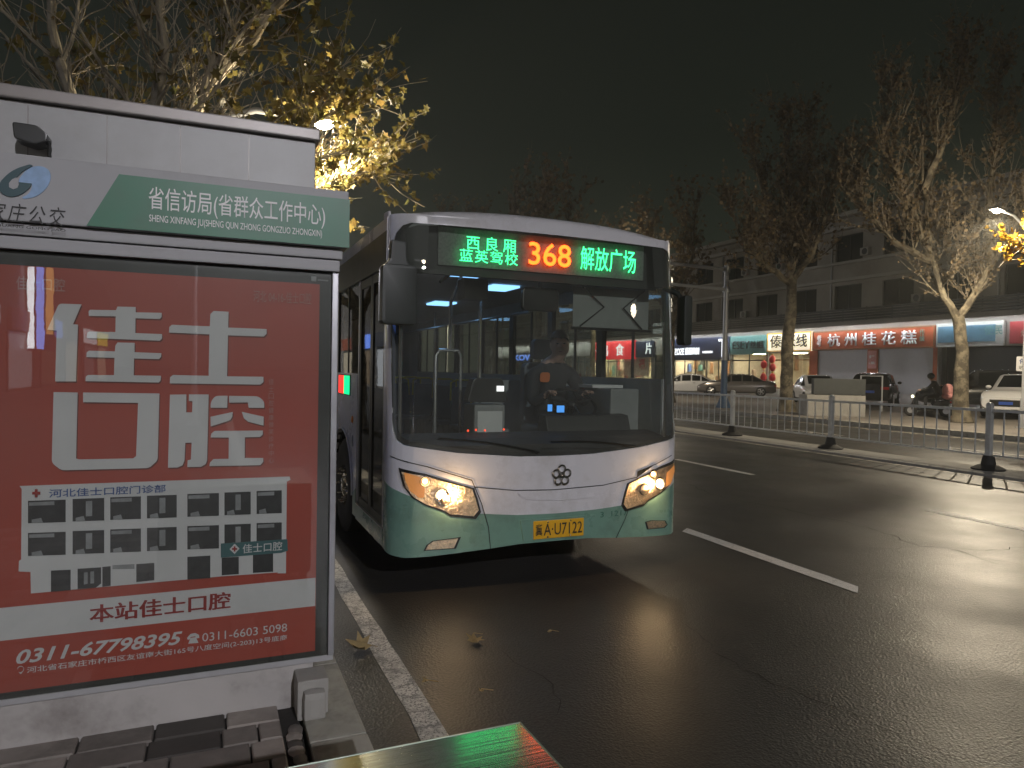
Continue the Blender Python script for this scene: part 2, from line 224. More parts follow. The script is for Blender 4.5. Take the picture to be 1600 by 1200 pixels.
# ---------------------------------------------------------------- mesh helpers
class MB:
    def __init__(s): s.v = []; s.f = []; s.mi = []; s.cur = 0
    def add(s, vs, fs):
        k = len(s.v); s.v += [tuple(v) for v in vs]; s.f += [[i+k for i in f] for f in fs]; s.mi += [s.cur]*len(fs); return s
    def box(s, x0, x1, y0, y1, z0, z1, m=None):
        vs = [(x0, y0, z0), (x1, y0, z0), (x1, y1, z0), (x0, y1, z0), (x0, y0, z1), (x1, y0, z1), (x1, y1, z1), (x0, y1, z1)]
        if m: vs = [m@Vector(v) for v in vs]
        return s.add(vs, [(0, 3, 2, 1), (4, 5, 6, 7), (0, 1, 5, 4), (1, 2, 6, 5), (2, 3, 7, 6), (3, 0, 4, 7)])
    def tube(s, pts, rad, n=8, cap=True):
        pts = [Vector(p) for p in pts]; rs = rad if isinstance(rad, (list, tuple)) else [rad]*len(pts); rings = []; prev = None
        for i, p in enumerate(pts):
            t = (pts[min(i+1, len(pts)-1)]-pts[max(i-1, 0)]).normalized()
            if prev is None: a = t.orthogonal().normalized()
            else: a = prev-t*prev.dot(t); a = a.normalized() if a.length > 1e-6 else t.orthogonal().normalized()
            prev = a; b = t.cross(a); rings.append([p+(a*math.cos(2*math.pi*j/n)+b*math.sin(2*math.pi*j/n))*rs[i] for j in range(n)])
        vs = [v for r in rings for v in r]; fs = []
        for i in range(len(pts)-1):
            for j in range(n): fs.append((i*n+j, i*n+(j+1) % n, (i+1)*n+(j+1) % n, (i+1)*n+j))
        if cap: fs.append(list(range(n))[::-1]); fs.append([(len(pts)-1)*n+j for j in range(n)])
        return s.add(vs, fs)
    def prism(s, poly, o, ux, uz, d):
        """extrude a 2-D outline placed at o with axes ux, uz, from depth 0 back to d (against the normal ux x uz)"""
        o, ux, uz = Vector(o), Vector(ux), Vector(uz); nn = ux.cross(uz).normalized()
        a = sum(poly[i][0]*poly[(i+1) % len(poly)][1]-poly[(i+1) % len(poly)][0]*poly[i][1] for i in range(len(poly)))
        if a < 0: poly = poly[::-1]
        n = len(poly); F = [o+ux*p[0]+uz*p[1] for p in poly]; B = [v-nn*d for v in F]
        return s.add(F+B, [list(range(n)), list(range(2*n-1, n-1, -1))]+[(i+n, (i+1) % n+n, (i+1) % n, i) for i in range(n)])
    def lathe(s, prof, c, axis='Z', n=20):
        """prof: list of (radius, height) along the axis"""
        c = Vector(c); vs = []; fs = []
        for r, h in prof:
            for j in range(n):
                a = 2*math.pi*j/n; x, y = r*math.cos(a), r*math.sin(a)
                vs.append(c+(Vector((x, y, h)) if axis == 'Z' else Vector((x, h, y)) if axis == 'Y' else Vector((h, x, y))))
        for i in range(len(prof)-1):
            for j in range(n): fs.append((i*n+j, i*n+(j+1) % n, (i+1)*n+(j+1) % n, (i+1)*n+j))
        return s.add(vs, fs)
    def ball(s, c, r, n=10, m=7):
        rx, ry, rz = r if isinstance(r, tuple) else (r, r, r); vs = []; fs = []
        for i in range(m+1):
            th = math.pi*i/m
            for j in range(n):
                a = 2*math.pi*j/n; vs.append((c[0]+rx*math.sin(th)*math.cos(a), c[1]+ry*math.sin(th)*math.sin(a), c[2]+rz*math.cos(th)))
        for i in range(m):
            for j in range(n): fs.append((i*n+j, (i+1)*n+j, (i+1)*n+(j+1) % n, i*n+(j+1) % n))
        return s.add(vs, fs)
    def build(s, name, m, parent=None, smooth=False, bevel=0., fix=True):
        me = bpy.data.meshes.new(name); me.from_pydata(s.v, [], s.f)
        for x in (m if isinstance(m, (list, tuple)) else [m]): me.materials.append(M[x] if isinstance(x, str) else x)
        me.polygons.foreach_set('material_index', s.mi)
        if fix or bevel:
            bm = bmesh.new(); bm.from_mesh(me)
            if bevel:
                bmesh.ops.recalc_face_normals(bm, faces=bm.faces)
                bmesh.ops.bevel(bm, geom=[e for e in bm.edges if len(e.link_faces) == 2 and e.calc_face_angle(0) > .6], offset=bevel, segments=2, affect='EDGES', profile=.7)
            bmesh.ops.recalc_face_normals(bm, faces=bm.faces); bm.to_mesh(me); bm.free()
        return link(name, me, parent, smooth)
def link(name, me, parent=None, smooth=False):
    if smooth:
        me.polygons.foreach_set('use_smooth', [True]*len(me.polygons))
        try: me.set_sharp_from_angle(angle=R(38))
        except Exception: pass
    o = bpy.data.objects.new(name, me); COL.objects.link(o)
    if parent:
        o.parent = parent
        if parent.name in BUILT_IN_PLACE: o.matrix_parent_inverse = Matrix.Translation(-parent.location)
    return o
BUILT_IN_PLACE = set()
def tag(o, label=None, cat=None, group=None, kind=None):
    for k, v in (('label', label), ('category', cat), ('group', group), ('kind', kind)):
        if v: o[k] = v
    return o
def thing(name, label, cat, loc=(0, 0, 0), rz=0, group=None):
    o = bpy.data.objects.new(name, None); COL.objects.link(o); o.empty_display_size = .2
    o.location = loc; o.rotation_euler = (0, 0, rz); return tag(o, label, cat, group)
def placed(name, label, cat, base, group=None):
    """a thing whose parts are modelled straight at their place in the street"""
    o = thing(name, label, cat, base, 0, group); BUILT_IN_PLACE.add(o.name); return o
def copy_thing(root, loc, rz=None, label=None, scale=None):
    c = root.copy(); COL.objects.link(c); c.location = loc
    if rz is not None: c.rotation_euler = (0, 0, rz)
    if scale: c.scale = (scale,)*3
    if label: c['label'] = label
    for ch in list(root.children):
        d = ch.copy(); COL.objects.link(d); d.parent = c
        for g in list(ch.children):
            h = g.copy(); COL.objects.link(h); h.parent = d
    return c
def text_mesh(body, bold=0., shear=0., space=1.):
    c = bpy.data.curves.new('lettering', 'FONT'); c.body = body; c.offset = bold; c.shear = shear; c.space_character = space; c.resolution_u = 3
    o = bpy.data.objects.new('lettering', c); COL.objects.link(o)
    dg = bpy.context.evaluated_depsgraph_get(); me = bpy.data.meshes.new_from_object(o.evaluated_get(dg))
    bpy.data.objects.remove(o); bpy.data.curves.remove(c); return me
def lettering(body, o, ux, uz, w, h, m, parent, bold=0., shear=0., space=1., depth=0., name='lettering', fit=True):
    """write body so that it fills w x h from the lower left corner o"""
    me = text_mesh(body, bold, shear, space); o, ux, uz = Vector(o), Vector(ux), Vector(uz)
    xs = [v.co.x for v in me.vertices]; ys = [v.co.y for v in me.vertices]; x0, x1, y0, y1 = min(xs), max(xs), min(ys), max(ys)
    for v in me.vertices:
        v.co = o+ux*((v.co.x-x0)/(x1-x0)*w)+uz*((v.co.y-y0)/(y1-y0)*h)
    if depth:
        bm = bmesh.new(); bm.from_mesh(me); nn = ux.cross(uz)
        ex = bmesh.ops.extrude_face_region(bm, geom=bm.faces[:]); bmesh.ops.translate(bm, verts=[g for g in ex['geom'] if isinstance(g, bmesh.types.BMVert)], vec=nn*depth)
        bmesh.ops.recalc_face_normals(bm, faces=bm.faces); bm.to_mesh(me); bm.free()
    me.materials.clear(); me.materials.append(M[m] if isinstance(m, str) else m)
    return link(name, me, parent)

# ================================================================ THE SETTING
def structure(name, mb, m, **k): return tag(mb.build(name, m, **k), kind='structure')
def sheet(x0, x1, y0, y1, z, n=1):
    mb = MB(); ys = [y0+(y1-y0)*i/n for i in range(n+1)]
    return mb.add([(x, y, z) for y in ys for x in (x0, x1)], [(2*i, 2*i+1, 2*i+3, 2*i+2) for i in range(n)])
structure('road', sheet(.6, 19.8, -160, 400, 0), 'asphalt')
structure('ground', sheet(-500, 500, -500, 900, -.02), 'plaza')
g = MB()
xs = [19.95, 26, 32, 38, 44, 60]
for i in range(len(xs)-1):
    g.add([(xs[i], -160, gz(xs[i]+.01)), (xs[i+1], -160, gz(xs[i+1])), (xs[i+1], 400, gz(xs[i+1])), (xs[i], 400, gz(xs[i]+.01))], [(0, 1, 2, 3)])
structure('plaza', g, 'plaza')
k = MB()
for i in range(-20, 120): k.box(19.78, 19.955, i*1.0+.006, i*1.0+.994, -.05, .152)
structure('far_kerb', k, 'kerb', bevel=.012)
# near pavement: pavers laid in rows, kerbstones along the carriageway
structure('pavement', sheet(-40, .36, -60, 160, .128), 'joint')
pv = MB(); pr = random.Random(11)
y = -1.2
while y < 3.9:
    d = pr.choice((.15, .19, .19)); x = -3.2+pr.uniform(0, .1)
    while x < .27:
        w = pr.choice((.13, .27, .29, .27, .14)); x1 = min(x+w, .285)
        if x1-x > .04:
            h = .150+pr.uniform(-.0015, .0015); tx, ty = pr.uniform(-.001, .001), pr.uniform(-.001, .001); b = .006
            X0, X1, Y0, Y1 = x+.004, x1-.004, y+.004, y+d-.004
            hh = [h-tx-ty, h+tx-ty, h+tx+ty, h-tx+ty]
            pv.add([(X0, Y0, .12), (X1, Y0, .12), (X1, Y1, .12), (X0, Y1, .12), (X0, Y0, hh[0]-b), (X1, Y0, hh[1]-b), (X1, Y1, hh[2]-b), (X0, Y1, hh[3]-b),
                    (X0+b, Y0+b, hh[0]), (X1-b, Y0+b, hh[1]), (X1-b, Y1-b, hh[2]), (X0+b, Y1-b, hh[3])],
                   [(0, 1, 5, 4), (1, 2, 6, 5), (2, 3, 7, 6), (3, 0, 4, 7), (4, 5, 9, 8), (5, 6, 10, 9), (6, 7, 11, 10), (7, 4, 8, 11), (8, 9, 10, 11)])
        x = x1
    y += d
structure('paving_stones', pv, 'paver')
k = MB(); y = -6.13
while y < 40:
    k.box(.375, .605, y+.004, y+.746, -.05, .150+pr.uniform(-.003, .003)); y += .75
structure('kerb', k, 'kerb', bevel=.016)
# markings
def quad_line(x0, x1, y0, y1, z=.004, skew=0., n=6):
    mb = MB(); ys = [y0+(y1-y0)*i/n for i in range(n+1)]
    vs = []
    for i, yy in enumerate(ys): vs += [(x0+pr.uniform(-.006, .006), yy+(skew if i in (0, n) else 0)*(-.5), z), (x1+pr.uniform(-.006, .006), yy+(skew if i in (0, n) else 0)*.5, z)]
    return mb.add(vs, [(2*i, 2*i+1, 2*i+3, 2*i+2) for i in range(n)])
structure('edge_marking', quad_line(.875, 1.0, 2.55, 30, n=120), 'linepaint')
for x, wd, y0s in ((4.62, .15, (-2.1-6, -2.1, 3.92, 9.95, 15.95, 21.95, 27.95)), (8.25, .13, (-1.1, 3.93, 9.1, 15.1, 21.1, 27.1, 33.1))):
    for y0 in y0s:
        y1 = y0+2.17 if x < 5 else y0+2.1
        structure('lane_marking', quad_line(x-wd/2, x+wd/2, y0, y1, skew=.12 if x < 5 else 0), 'dashpaint')
structure('median_marking', quad_line(11.92, 12.04, -10, 120, n=130), 'edgepaint')
structure('side_road_marking', quad_line(19.2, 19.33, -10, 120, n=130), 'edgepaint')
for i in range(12): structure('side_lane_marking', quad_line(16.2, 16.3, 4+i*5.2, 6.2+i*5.2), 'dashpaint')
mk = MB()
for i in range(70): mk.box(12.12, 13.15, -10+i*1.5, -8.51+i*1.5, -.03, .045)
structure('median_strip', mk, 'concrete', bevel=.01)

# cracks that wander through the tarmac
def crack(px, w, seed, k=570/1368, ox=1030, oy=700):
    rn = random.Random(seed); pts = []
    P = [at(ox+a*k, oy+b*k, 2, .004) for a, b in px]
    for a, b in zip(P, P[1:]):
        n = max(2, int((b-a).length/.09)); t = (b-a).normalized(); s = Vector((-t.y, t.x, 0))
        for i in range(n): pts.append(a.lerp(b, i/n)+s*rn.uniform(-.035, .035))
    pts.append(P[-1]); vs = []
    for i, p in enumerate(pts):
        t = (pts[min(i+1, len(pts)-1)]-pts[max(i-1, 0)]).normalized(); s = Vector((-t.y, t.x, 0)); q = .5*w*rn.uniform(.2, 1.3)*min(1, .2+i*.15, .2+(len(pts)-1-i)*.15)
        vs += [p+s*q, p-s*q]
    structure('road_crack', MB().add(vs, [(2*i, 2*i+1, 2*i+3, 2*i+2) for i in range(len(pts)-1)]), 'crackdark')
M['crackdark'] = mat('crack_dark', (.010, .009, .008), .9, var=.4, scale=40)  # even dark tone of the crack ribbons
crack([(80, 120), (200, 175), (370, 210), (470, 225), (560, 250), (700, 275), (850, 320), (980, 370), (1080, 375), (1200, 410), (1368, 440)], .011, 1)
crack([(800, 378), (980, 370)], .008, 2); crack([(1080, 372), (1230, 385), (1390, 366)], .010, 3); crack([(1120, 385), (1260, 430), (1400, 445)], .008, 4)
crack([(60, 640), (300, 830), (500, 905), (640, 965), (800, 1020), (950, 1090), (1100, 1180)], .006, 5)
crack([(800, 465), (880, 520), (1010, 570), (1030, 640), (1060, 690), (1000, 740)], .006, 6, .4125, 440, 820); crack([(1350, 620), (1480, 640), (1600, 600)], .005, 7, .4125, 440, 820)
crack([(600, 80), (760, 140), (960, 200), (1160, 230), (1360, 250)], .006, 8)

# ================================================================ BUS SHELTER with its end advert panel
YS = 3.2
sh = placed('bus_shelter', 'grey and white bus shelter carrying the large red dental advert panel', 'bus shelter', (-.6, 3.3, .15))
MB().box(-2.3, .435, 3.245, 3.62, .12, .325).build('plinth', 'plinth', sh, bevel=.008)
MB().box(-2.3, .52, 3.225, 3.42, .325, .352).build('bottom_rail', 'shgrey', sh, bevel=.004)
MB().box(.493, .521, 3.212, 3.42, .353, 2.075).build('side_post', 'silver', sh, bevel=.004)
pn = MB().box(-2.3, .492, 3.222, 3.40, .353, 2.075).build('light_box', 'shblack', sh, bevel=.004)
Z0, Z1, X1 = .382, 2.018, .438
po = MB().box(-2.26, X1, 3.214, 3.2215, Z0, Z1).build('poster', 'red', sh)
def PX(pts, k=1., ox=0, oy=0):
    out = []
    for a, b in pts:
        p = at(ox+a*k, oy+b*k, 1, YS); out.append((p.x, p.z))
    return out
def flat(mb, pts, y=3.2135, d=.004):
    return mb.prism(pts, (0, y, 0), (1, 0, 0), (0, 0, 1), d)
def rounded(pts, r, which=None):
    out = []; n = len(pts)
    for i in range(n):
        p = Vector(pts[i])
        if which is not None and i not in which: out.append(tuple(p)); continue
        a, b = Vector(pts[i-1])-p, Vector(pts[(i+1) % n])-p; q = min(r, a.length*.5, b.length*.5)
        s, e2 = p+a.normalized()*q, p+b.normalized()*q
        for t in (0, .25, .5, .75, 1): out.append(tuple(s*(1-t)**2+p*2*t*(1-t)+e2*t*t))
    return out
big = [
 (60, 460, rounded([(250, 112), (532, 122), (425, 372), (488, 376), (462, 1088), (203, 1088), (222, 450), (105, 438)], 40, (0,))),
 (60, 460, [(640, 190), (965, 195), (985, 150), (1212, 155), (1212, 222), (1538, 228), (1538, 280), (1515, 305), (1210, 296), (1208, 482), (1543, 495), (1543, 550), (1515, 577), (600, 542), (605, 480), (630, 462), (958, 470), (962, 272), (625, 265), (622, 210)]),
 (60, 460, [(985, 600), (1200, 605), (1198, 722), (1535, 735), (1530, 780), (1505, 808), (1192, 800), (1187, 1012), (1530, 1018), (1525, 1075), (1500, 1102), (583, 1085), (588, 1030), (612, 1008), (940, 1010), (948, 792), (595, 782), (598, 725), (625, 703), (952, 712), (958, 640)]),
 (240, 460, [(190, 475), (195, 405), (225, 378), (702, 398), (710, 245), (750, 205), (938, 215), (932, 413), (1415, 432), (1415, 490), (1380, 525), (930, 510), (918, 1025), (1375, 1030), (1375, 1095), (1335, 1128), (200, 1112), (205, 1035), (240, 1008), (688, 1018), (698, 498)]),
 (60, 600, rounded([(183, 103), (484, 108), (464, 935), (500, 948), (1180, 935), (1218, 905), (1243, 237), (553, 228), (553, 108), (1510, 120), (1488, 960), (1380, 1055), (280, 1083), (160, 990)], 45, (10, 11, 12, 13))),
 (240, 600, [(203, 135), (408, 132), (406, 357), (480, 357), (485, 215), (440, 213), (440, 132), (688, 132), (668, 960), (650, 1005), (590, 1040), (420, 1042), (425, 958), (465, 950), (475, 735), (395, 738), (385, 960), (360, 1020), (300, 1047), (178, 1050)]),
 (240, 600, rounded([(712, 298), (715, 225), (770, 150), (925, 148), (920, 298)], 40, (1, 2))),
 (240, 600, rounded([(945, 150), (1310, 155), (1385, 215), (1385, 300), (1190, 298), (1180, 232), (945, 235)], 40, (1, 2))),
 (240, 600, [(712, 412), (990, 352), (985, 410), (960, 450), (900, 475), (714, 532)]),
 (240, 600, [(1105, 350), (1378, 412), (1375, 522), (1180, 472), (1130, 430)]),
 (240, 600, [(712, 670), (722, 625), (760, 590), (1368, 585), (1365, 635), (1330, 665), (1142, 668), (1140, 930), (1372, 930), (1372, 975), (1335, 1018), (696, 1030), (705, 985), (750, 942), (938, 940), (942, 672)]),
]
mb, ms = MB(), MB()
for ox, oy, pts in big:
    q = PX(pts, .125, ox, oy); flat(mb, q, 3.2100); flat(ms, [(a+.0035, b-.006) for a, b in q], 3.2122, .001)
mb.build('lettering', 'pwhite', po); ms.build('letter_edge', 'pshadow', po)
# white band and the clinic picture
flat(MB(), [(-2.26, at(250, 928, 1, YS).z-.052), (X1, at(494, 903, 1, YS).z-.118), (X1, at(494, 903, 1, YS).z), (-2.26, at(494, 903, 1, YS).z)][:0] or
     [(-2.26, at(494, 948, 1, YS).z), (X1-.002, at(494, 948, 1, YS).z), (X1-.002, at(494, 904, 1, YS).z), (-2.26, at(494, 904, 1, YS).z)], 3.2125).build('white_band', 'pwhite', po)
def word(body, xa, ya, xb, yb, m, parent, bold=0., shear=0., y=3.2095, space=1., tall=None):
    """lettering on the panel: (xa, ya) lower left and (xb, yb) upper right corner in the picture"""
    a, b = at(xa, ya, 1, YS), at(xb, yb, 1, YS)
    return lettering(body, (a.x, y, a.z), (1, 0, 0), (0, 0, 1), b.x-a.x, tall or b.z-a.z, m, parent, bold, shear, space)
for q_ in (0, .8, 1.6): word('本站佳士口腔', 139+q_, 975, 359+q_, 925, 'pred', po, .006, y=3.2075-q_*.0004)
word('0311-67798395', 24, 1040, 285, 987, 'pwhite', po, .022, .28)
word('0311-6603 5098', 316, 1004, 449, 975, 'pwhite', po)
word('河北省石家庄市桥西区友谊南大街165号八度空间(2-203)13号底商', 41, 1055, 449, 995, 'pwhite', po, .006, tall=.028)
word('佳士口腔', 24, 452, 101, 435, 'ppale', po, .01)
word('河北 04-16-佳士口腔', 396, 471, 487, 458, 'ppale', po, .0)
col = ['佳', '士', '口', '腔', '健', '康', '微', '笑', '诊', '疗', '中', '心']
for i, ch in enumerate(col):
    yy = 592+i*11.2; word(ch, 420, yy+9, 428, yy, 'ppale', po)
word('河北佳士口腔门诊部', 76, 778, 259, 757, 'pblue', po, .012, y=3.2030)
pic = MB(); pic2 = MB(); pic3 = MB()
def zx(pts): return PX(pts, .2875, 0, 740)
flat(pic, zx([(103, 70), (1575, 18), (1580, 35), (1560, 45), (1555, 545), (1510, 545), (1510, 540), (1200, 562), (165, 655), (163, 538), (98, 535), (100, 478), (112, 470), (115, 85)]), 3.2085)
pic.build('building_picture', 'pwhite', po)
cols7 = [(150, 355), (393, 565), (598, 765), (798, 960), (1018, 1190), (1220, 1363), (1395, 1532)]
pg = MB()
for i, (a, b) in enumerate(cols7):
    sl = -.033
    for (t0, t1) in ((150, 272), (325, 450)):
        ya, yb = t0+(a-150)*sl*1.3, t1+(a-150)*sl*1.25
        yc = (b-a)*sl
        flat(pic2, zx([(a, ya), (b, ya+yc), (b, yb+yc), (a, yb)]), 3.2060)
        w = b-a
        flat(pg, zx([(a+.42*w, ya+12), (a+.62*w, ya+10), (a+.62*w, yb-30), (a+.42*w, yb-28)]) if i % 2 else zx([(a+6, ya+8), (a+.7*w, ya+2), (a+.7*w, ya+22), (a+6, ya+26)]), 3.2045)
        flat(pg, zx([(a+.1*w, yb-20), (a+.35*w, yb-30), (a+.4*w, yb-4), (a+.1*w, yb-2)]), 3.2045)
for q in ([(275, 530), (382, 525), (382, 636), (275, 645)], [(420, 520), (548, 512), (548, 600), (520, 622), (420, 630)], [(555, 510), (600, 506), (600, 612), (555, 618)], [(740, 495), (838, 488), (838, 582), (740, 592)], [(1018, 455), (1143, 448), (1143, 570), (1018, 578)], [(1205, 460), (1298, 455), (1298, 548), (1205, 555)], [(1375, 440), (1485, 432), (1485, 535), (1375, 542)]):
    flat(pic2, zx(q), 3.2060)
flat(pg, zx([(455, 540), (475, 538), (475, 600), (455, 605)]), 3.2045); flat(pg, zx([(490, 535), (510, 533), (510, 598), (490, 600)]), 3.2045)
flat(pg, zx([(610, 500), (730, 494), (730, 520), (610, 522)]), 3.2060, .001)
pic2.build('building_picture_window', 'pdark', po); pg.build('building_picture_interior', 'pgrey', po)
flat(MB(), zx([(1200, 382), (1562, 358), (1565, 420), (1530, 432), (1200, 458)]), 3.2040).build('building_picture_sign', 'pteal', po)
word('佳士口腔', 379, 865, 441, 846, 'pwhite', po, .010, y=3.2015)
flat(MB(), zx([(1275, 382), (1302, 408), (1275, 438), (1248, 412)]), 3.2025).build('sign_diamond', 'pwhite', po)
cr_ = MB()
for cx, cy, s in ((1275, 410, 14), (196, 107, 22)):
    flat(cr_, zx([(cx-s, cy-s/3), (cx+s, cy-s/3), (cx+s, cy+s/3), (cx-s, cy+s/3)]), 3.2010); flat(cr_, zx([(cx-s/3, cy-s), (cx+s/3, cy-s), (cx+s/3, cy+s), (cx-s/3, cy+s)]), 3.2006)
cr_.build('red_cross', 'pred', po)
# telephone and map-pin marks
ic = MB()
def z3(pts): return PX(pts, .35, 0, 860)
flat(ic, rounded(z3([(835, 395), (850, 378), (872, 374), (888, 382), (890, 396), (876, 398), (872, 388), (850, 392), (848, 402), (836, 404)]), .003)); flat(ic, z3([(850, 396), (874, 392), (886, 418), (840, 422)]))
flat(ic, rounded(z3([(72, 540), (76, 526), (88, 521), (100, 525), (104, 538), (98, 548), (89, 560), (78, 549)]), .004)); ic.build('phone_and_pin_mark', 'pwhite', po)
flat(MB(), [(at(31, 1049, 1, YS).x+.010*math.cos(a), at(31, 1047.5, 1, YS).z+.010*math.sin(a)) for a in [i*.628 for i in range(10)]], 3.2070).build('pin_hole', 'red', po)
MB().box(-2.26, .486, 3.1955, 3.1995, .362, 2.060).build('cover_glass', 'cover', pn)
mb = MB(); a = at(487, 440, 1, 3.21)
for i in range(5): mb.box(.452, .484, 3.2195, 3.2215, 2.0520-i*0, 2.0535)
sg_ = MB().box(.402, .424, 3.2190, 3.2215, 2.030, 2.052).build('maker_mark', 'pgrey', sh)
mb = MB(); mb.box(.43, .476, 3.2190, 3.2215, 2.034, 2.040); mb.build('maker_mark', 'pgrey', sh)
# bars between the panel and the name board
MB().box(-2.35, .521, 3.19, 3.42, 2.076, 2.125).build('upper_rail', 'shgrey', sh, bevel=.006)
MB().box(-2.35, .530, 3.175, 3.42, 2.129, 2.172).build('upper_rail', 'shgrey', sh, bevel=.006)
nb = MB().box(-2.35, .549, 3.150, 3.36, 2.176, 2.425).build('name_board', 'shgrey', sh, bevel=.005)
YN = 3.14
def nbp(pts, k=1., ox=0, oy=0):
    out = []
    for a, b in pts:
        p = at(ox+a*k, oy+b*k, 1, 3.15); out.append((p.x, p.z))
    return out
za, zb = 2.178, 2.388
xl0 = at(135, 356, 1, 3.14).x; xl1 = at(186, 281, 1, 3.14).x
flat(MB(), [(xl0, za), (.552, za), (.552, zb), (xl1, zb)], 3.140, .009).build('name_plate', 'signgreen', nb)
a, b = at(232, 330, 1, YN), at(508, 330, 1, YN)
lettering('省信访局(省群众工作中心)', (a.x, 3.1375, 2.250), (1, 0, 0), (0, 0, 1), b.x-a.x, .104, 'sheetwhite', nb, .004)
a, b = at(233, 355, 1, YN), at(503, 372, 1, YN)
lettering('SHENG XINFANG JU(SHENG QUN ZHONG GONGZUO ZHONGXIN)', (a.x, 3.1375, 2.2065), (1, 0, 0), (0, 0, 1), b.x-a.x, .036, 'sheetwhite', nb, .006)
def logo(pts): return nbp(pts, 160/1371, 0, 240)
def bez(pts, n=6):
    out = []; q = len(pts)
    for i in range(q):
        p0, p1, p2, p3 = (Vector(pts[(i+j-1) % q]) for j in range(4))
        for t in [j/n for j in range(n)]: out.append(tuple(.5*((2*p1)+(p2-p0)*t+(2*p0-5*p1+4*p2-p3)*t*t+(3*p1-p0-3*p2+p3)*t**3)))
    return out
flat(MB(), logo(bez([(255, 385), (330, 250), (440, 180), (560, 175), (650, 220), (680, 300), (660, 400), (590, 500), (480, 575), (350, 605), (300, 590), (390, 530), (425, 410)])), 3.1465, .004).build('operator_emblem', 'logoblue', nb)
flat(MB(), logo(bez([(440, 168), (300, 180), (150, 250), (30, 360), (-10, 450), (25, 530), (130, 580), (250, 565), (360, 500), (428, 405)], 5)[:46]+[(428, 405), (240, 385), (258, 420), (240, 465), (185, 485), (130, 455), (128, 400), (170, 350), (225, 325), (320, 235)]), 3.1435, .004).build('operator_emblem', 'logonavy', nb)
flat(MB(), logo([(258, 420), (240, 465), (185, 485), (130, 455), (128, 400), (170, 350), (225, 325), (262, 345), (255, 385)]), 3.1418, .001).build('operator_emblem', 'shgrey', nb)
a, b = at(-54, 348, 1, YN), at(102, 348, 1, YN)
zl_ = at(50, 350, 1, 3.1465).z; zt_ = at(50, 320, 1, 3.1465).z
lettering('石家庄公交', (a.x, 3.1465, zl_), (1, 0, 0), (0, 0, 1), b.x-a.x, zt_-zl_, 'ink', nb, .0, .25, 1.25)
lettering('SHI JIA ZHUANG GONG JIAO', (a.x, 3.1465, zl_-.022), (1, 0, 0), (0, 0, 1), b.x-a.x, .013, 'ink', nb, .01)
# roof fascia set back behind the name board
MB().box(-2.35, .423, 3.30, 5.2, 2.38, 2.665).build('roof_fascia', 'shwhite', sh, bevel=.004)
j = MB()
for i in range(9): j.box(-2.02+i*.27, -2.017+i*.27, 3.2985, 3.2999, 2.42, 2.655)
j.build('fascia_joint', 'shtrim', sh)
MB().box(-2.38, .440, 3.27, 5.25, 2.668, 2.718).build('roof_trim', 'shtrim', sh, bevel=.006)
# the stone block in front of the post foot and mortar beside the kerb
MB().box(.372, .468, 3.05, 3.235, .13, .265).build('post_shoe', 'concrete', sh, bevel=.03)
MB().box(.352, .482, 3.10, 3.243, .13, .300).build('post_socket', 'concrete', sh, bevel=.008)
mo = MB()
for i in range(9):
    y = 2.55+i*.058; mo.ball((.328+pr.uniform(-.008, .008), y, .138), (.024+pr.uniform(0, .012), .05, .006+pr.uniform(0, .008)), 9, 5)
tag(mo.build('mortar_joint', 'paver', smooth=True), kind='structure')
# floodlight on the name board
fl = placed('floodlight', 'small black floodlight on top of the shelter name board', 'floodlight', (-.55, 3.2, 2.43))
c = at(49, 214, 1, 3.22)
mb = MB(); mb.prism(rounded([(-.052, .036), (.028, .034), (.062, .006), (.058, -.022), (.018, -.040), (-.046, -.024)], .012), (c.x, 3.17, c.z), (1, 0, 0), (0, 0, 1), .09)
mb.build('lamp_housing', 'busdark', fl, bevel=.005)
MB().tube([(c.x+.058, 3.215, c.z-.01), (c.x+.060, 3.215, 2.428)], .007, 8).build('bracket', 'busdark', fl)
MB().box(c.x+.035, c.x+.085, 3.19, 3.24, 2.4255, 2.4305).build('foot_plate', 'busdark', fl)

# ================================================================ PEOPLE
def figure(name, joints, bones, paint, mats, parent=None, sub=2):
    """one continuous body: joints {name: (point, radius)}, grown along bones with a skin; paint(point) -> material slot"""
    names = list(joints); me = bpy.data.meshes.new(name)
    me.from_pydata([joints[n][0] for n in names], [(names.index(a), names.index(b)) for a, b in bones], [])
    o = bpy.data.objects.new(name, me); COL.objects.link(o)
    sk = o.modifiers.new('skin', 'SKIN'); sk.use_smooth_shade = True
    for i, n in enumerate(names):
        r = joints[n][1]; v = me.skin_vertices[0].data[i]; v.radius = r if isinstance(r, tuple) else (r, r); v.use_root = (i == 0)
    ss = o.modifiers.new('sub', 'SUBSURF'); ss.levels = ss.render_levels = sub
    dg = bpy.context.evaluated_depsgraph_get(); m2 = bpy.data.meshes.new_from_object(o.evaluated_get(dg)); bpy.data.objects.remove(o); bpy.data.meshes.remove(me)
    m2.materials.clear()
    for x in mats: m2.materials.append(M[x])
    for p in m2.polygons: p.material_index = paint(p.center)
    b = link(name, m2, parent, False); m2.polygons.foreach_set('use_smooth', [True]*len(m2.polygons)); return b
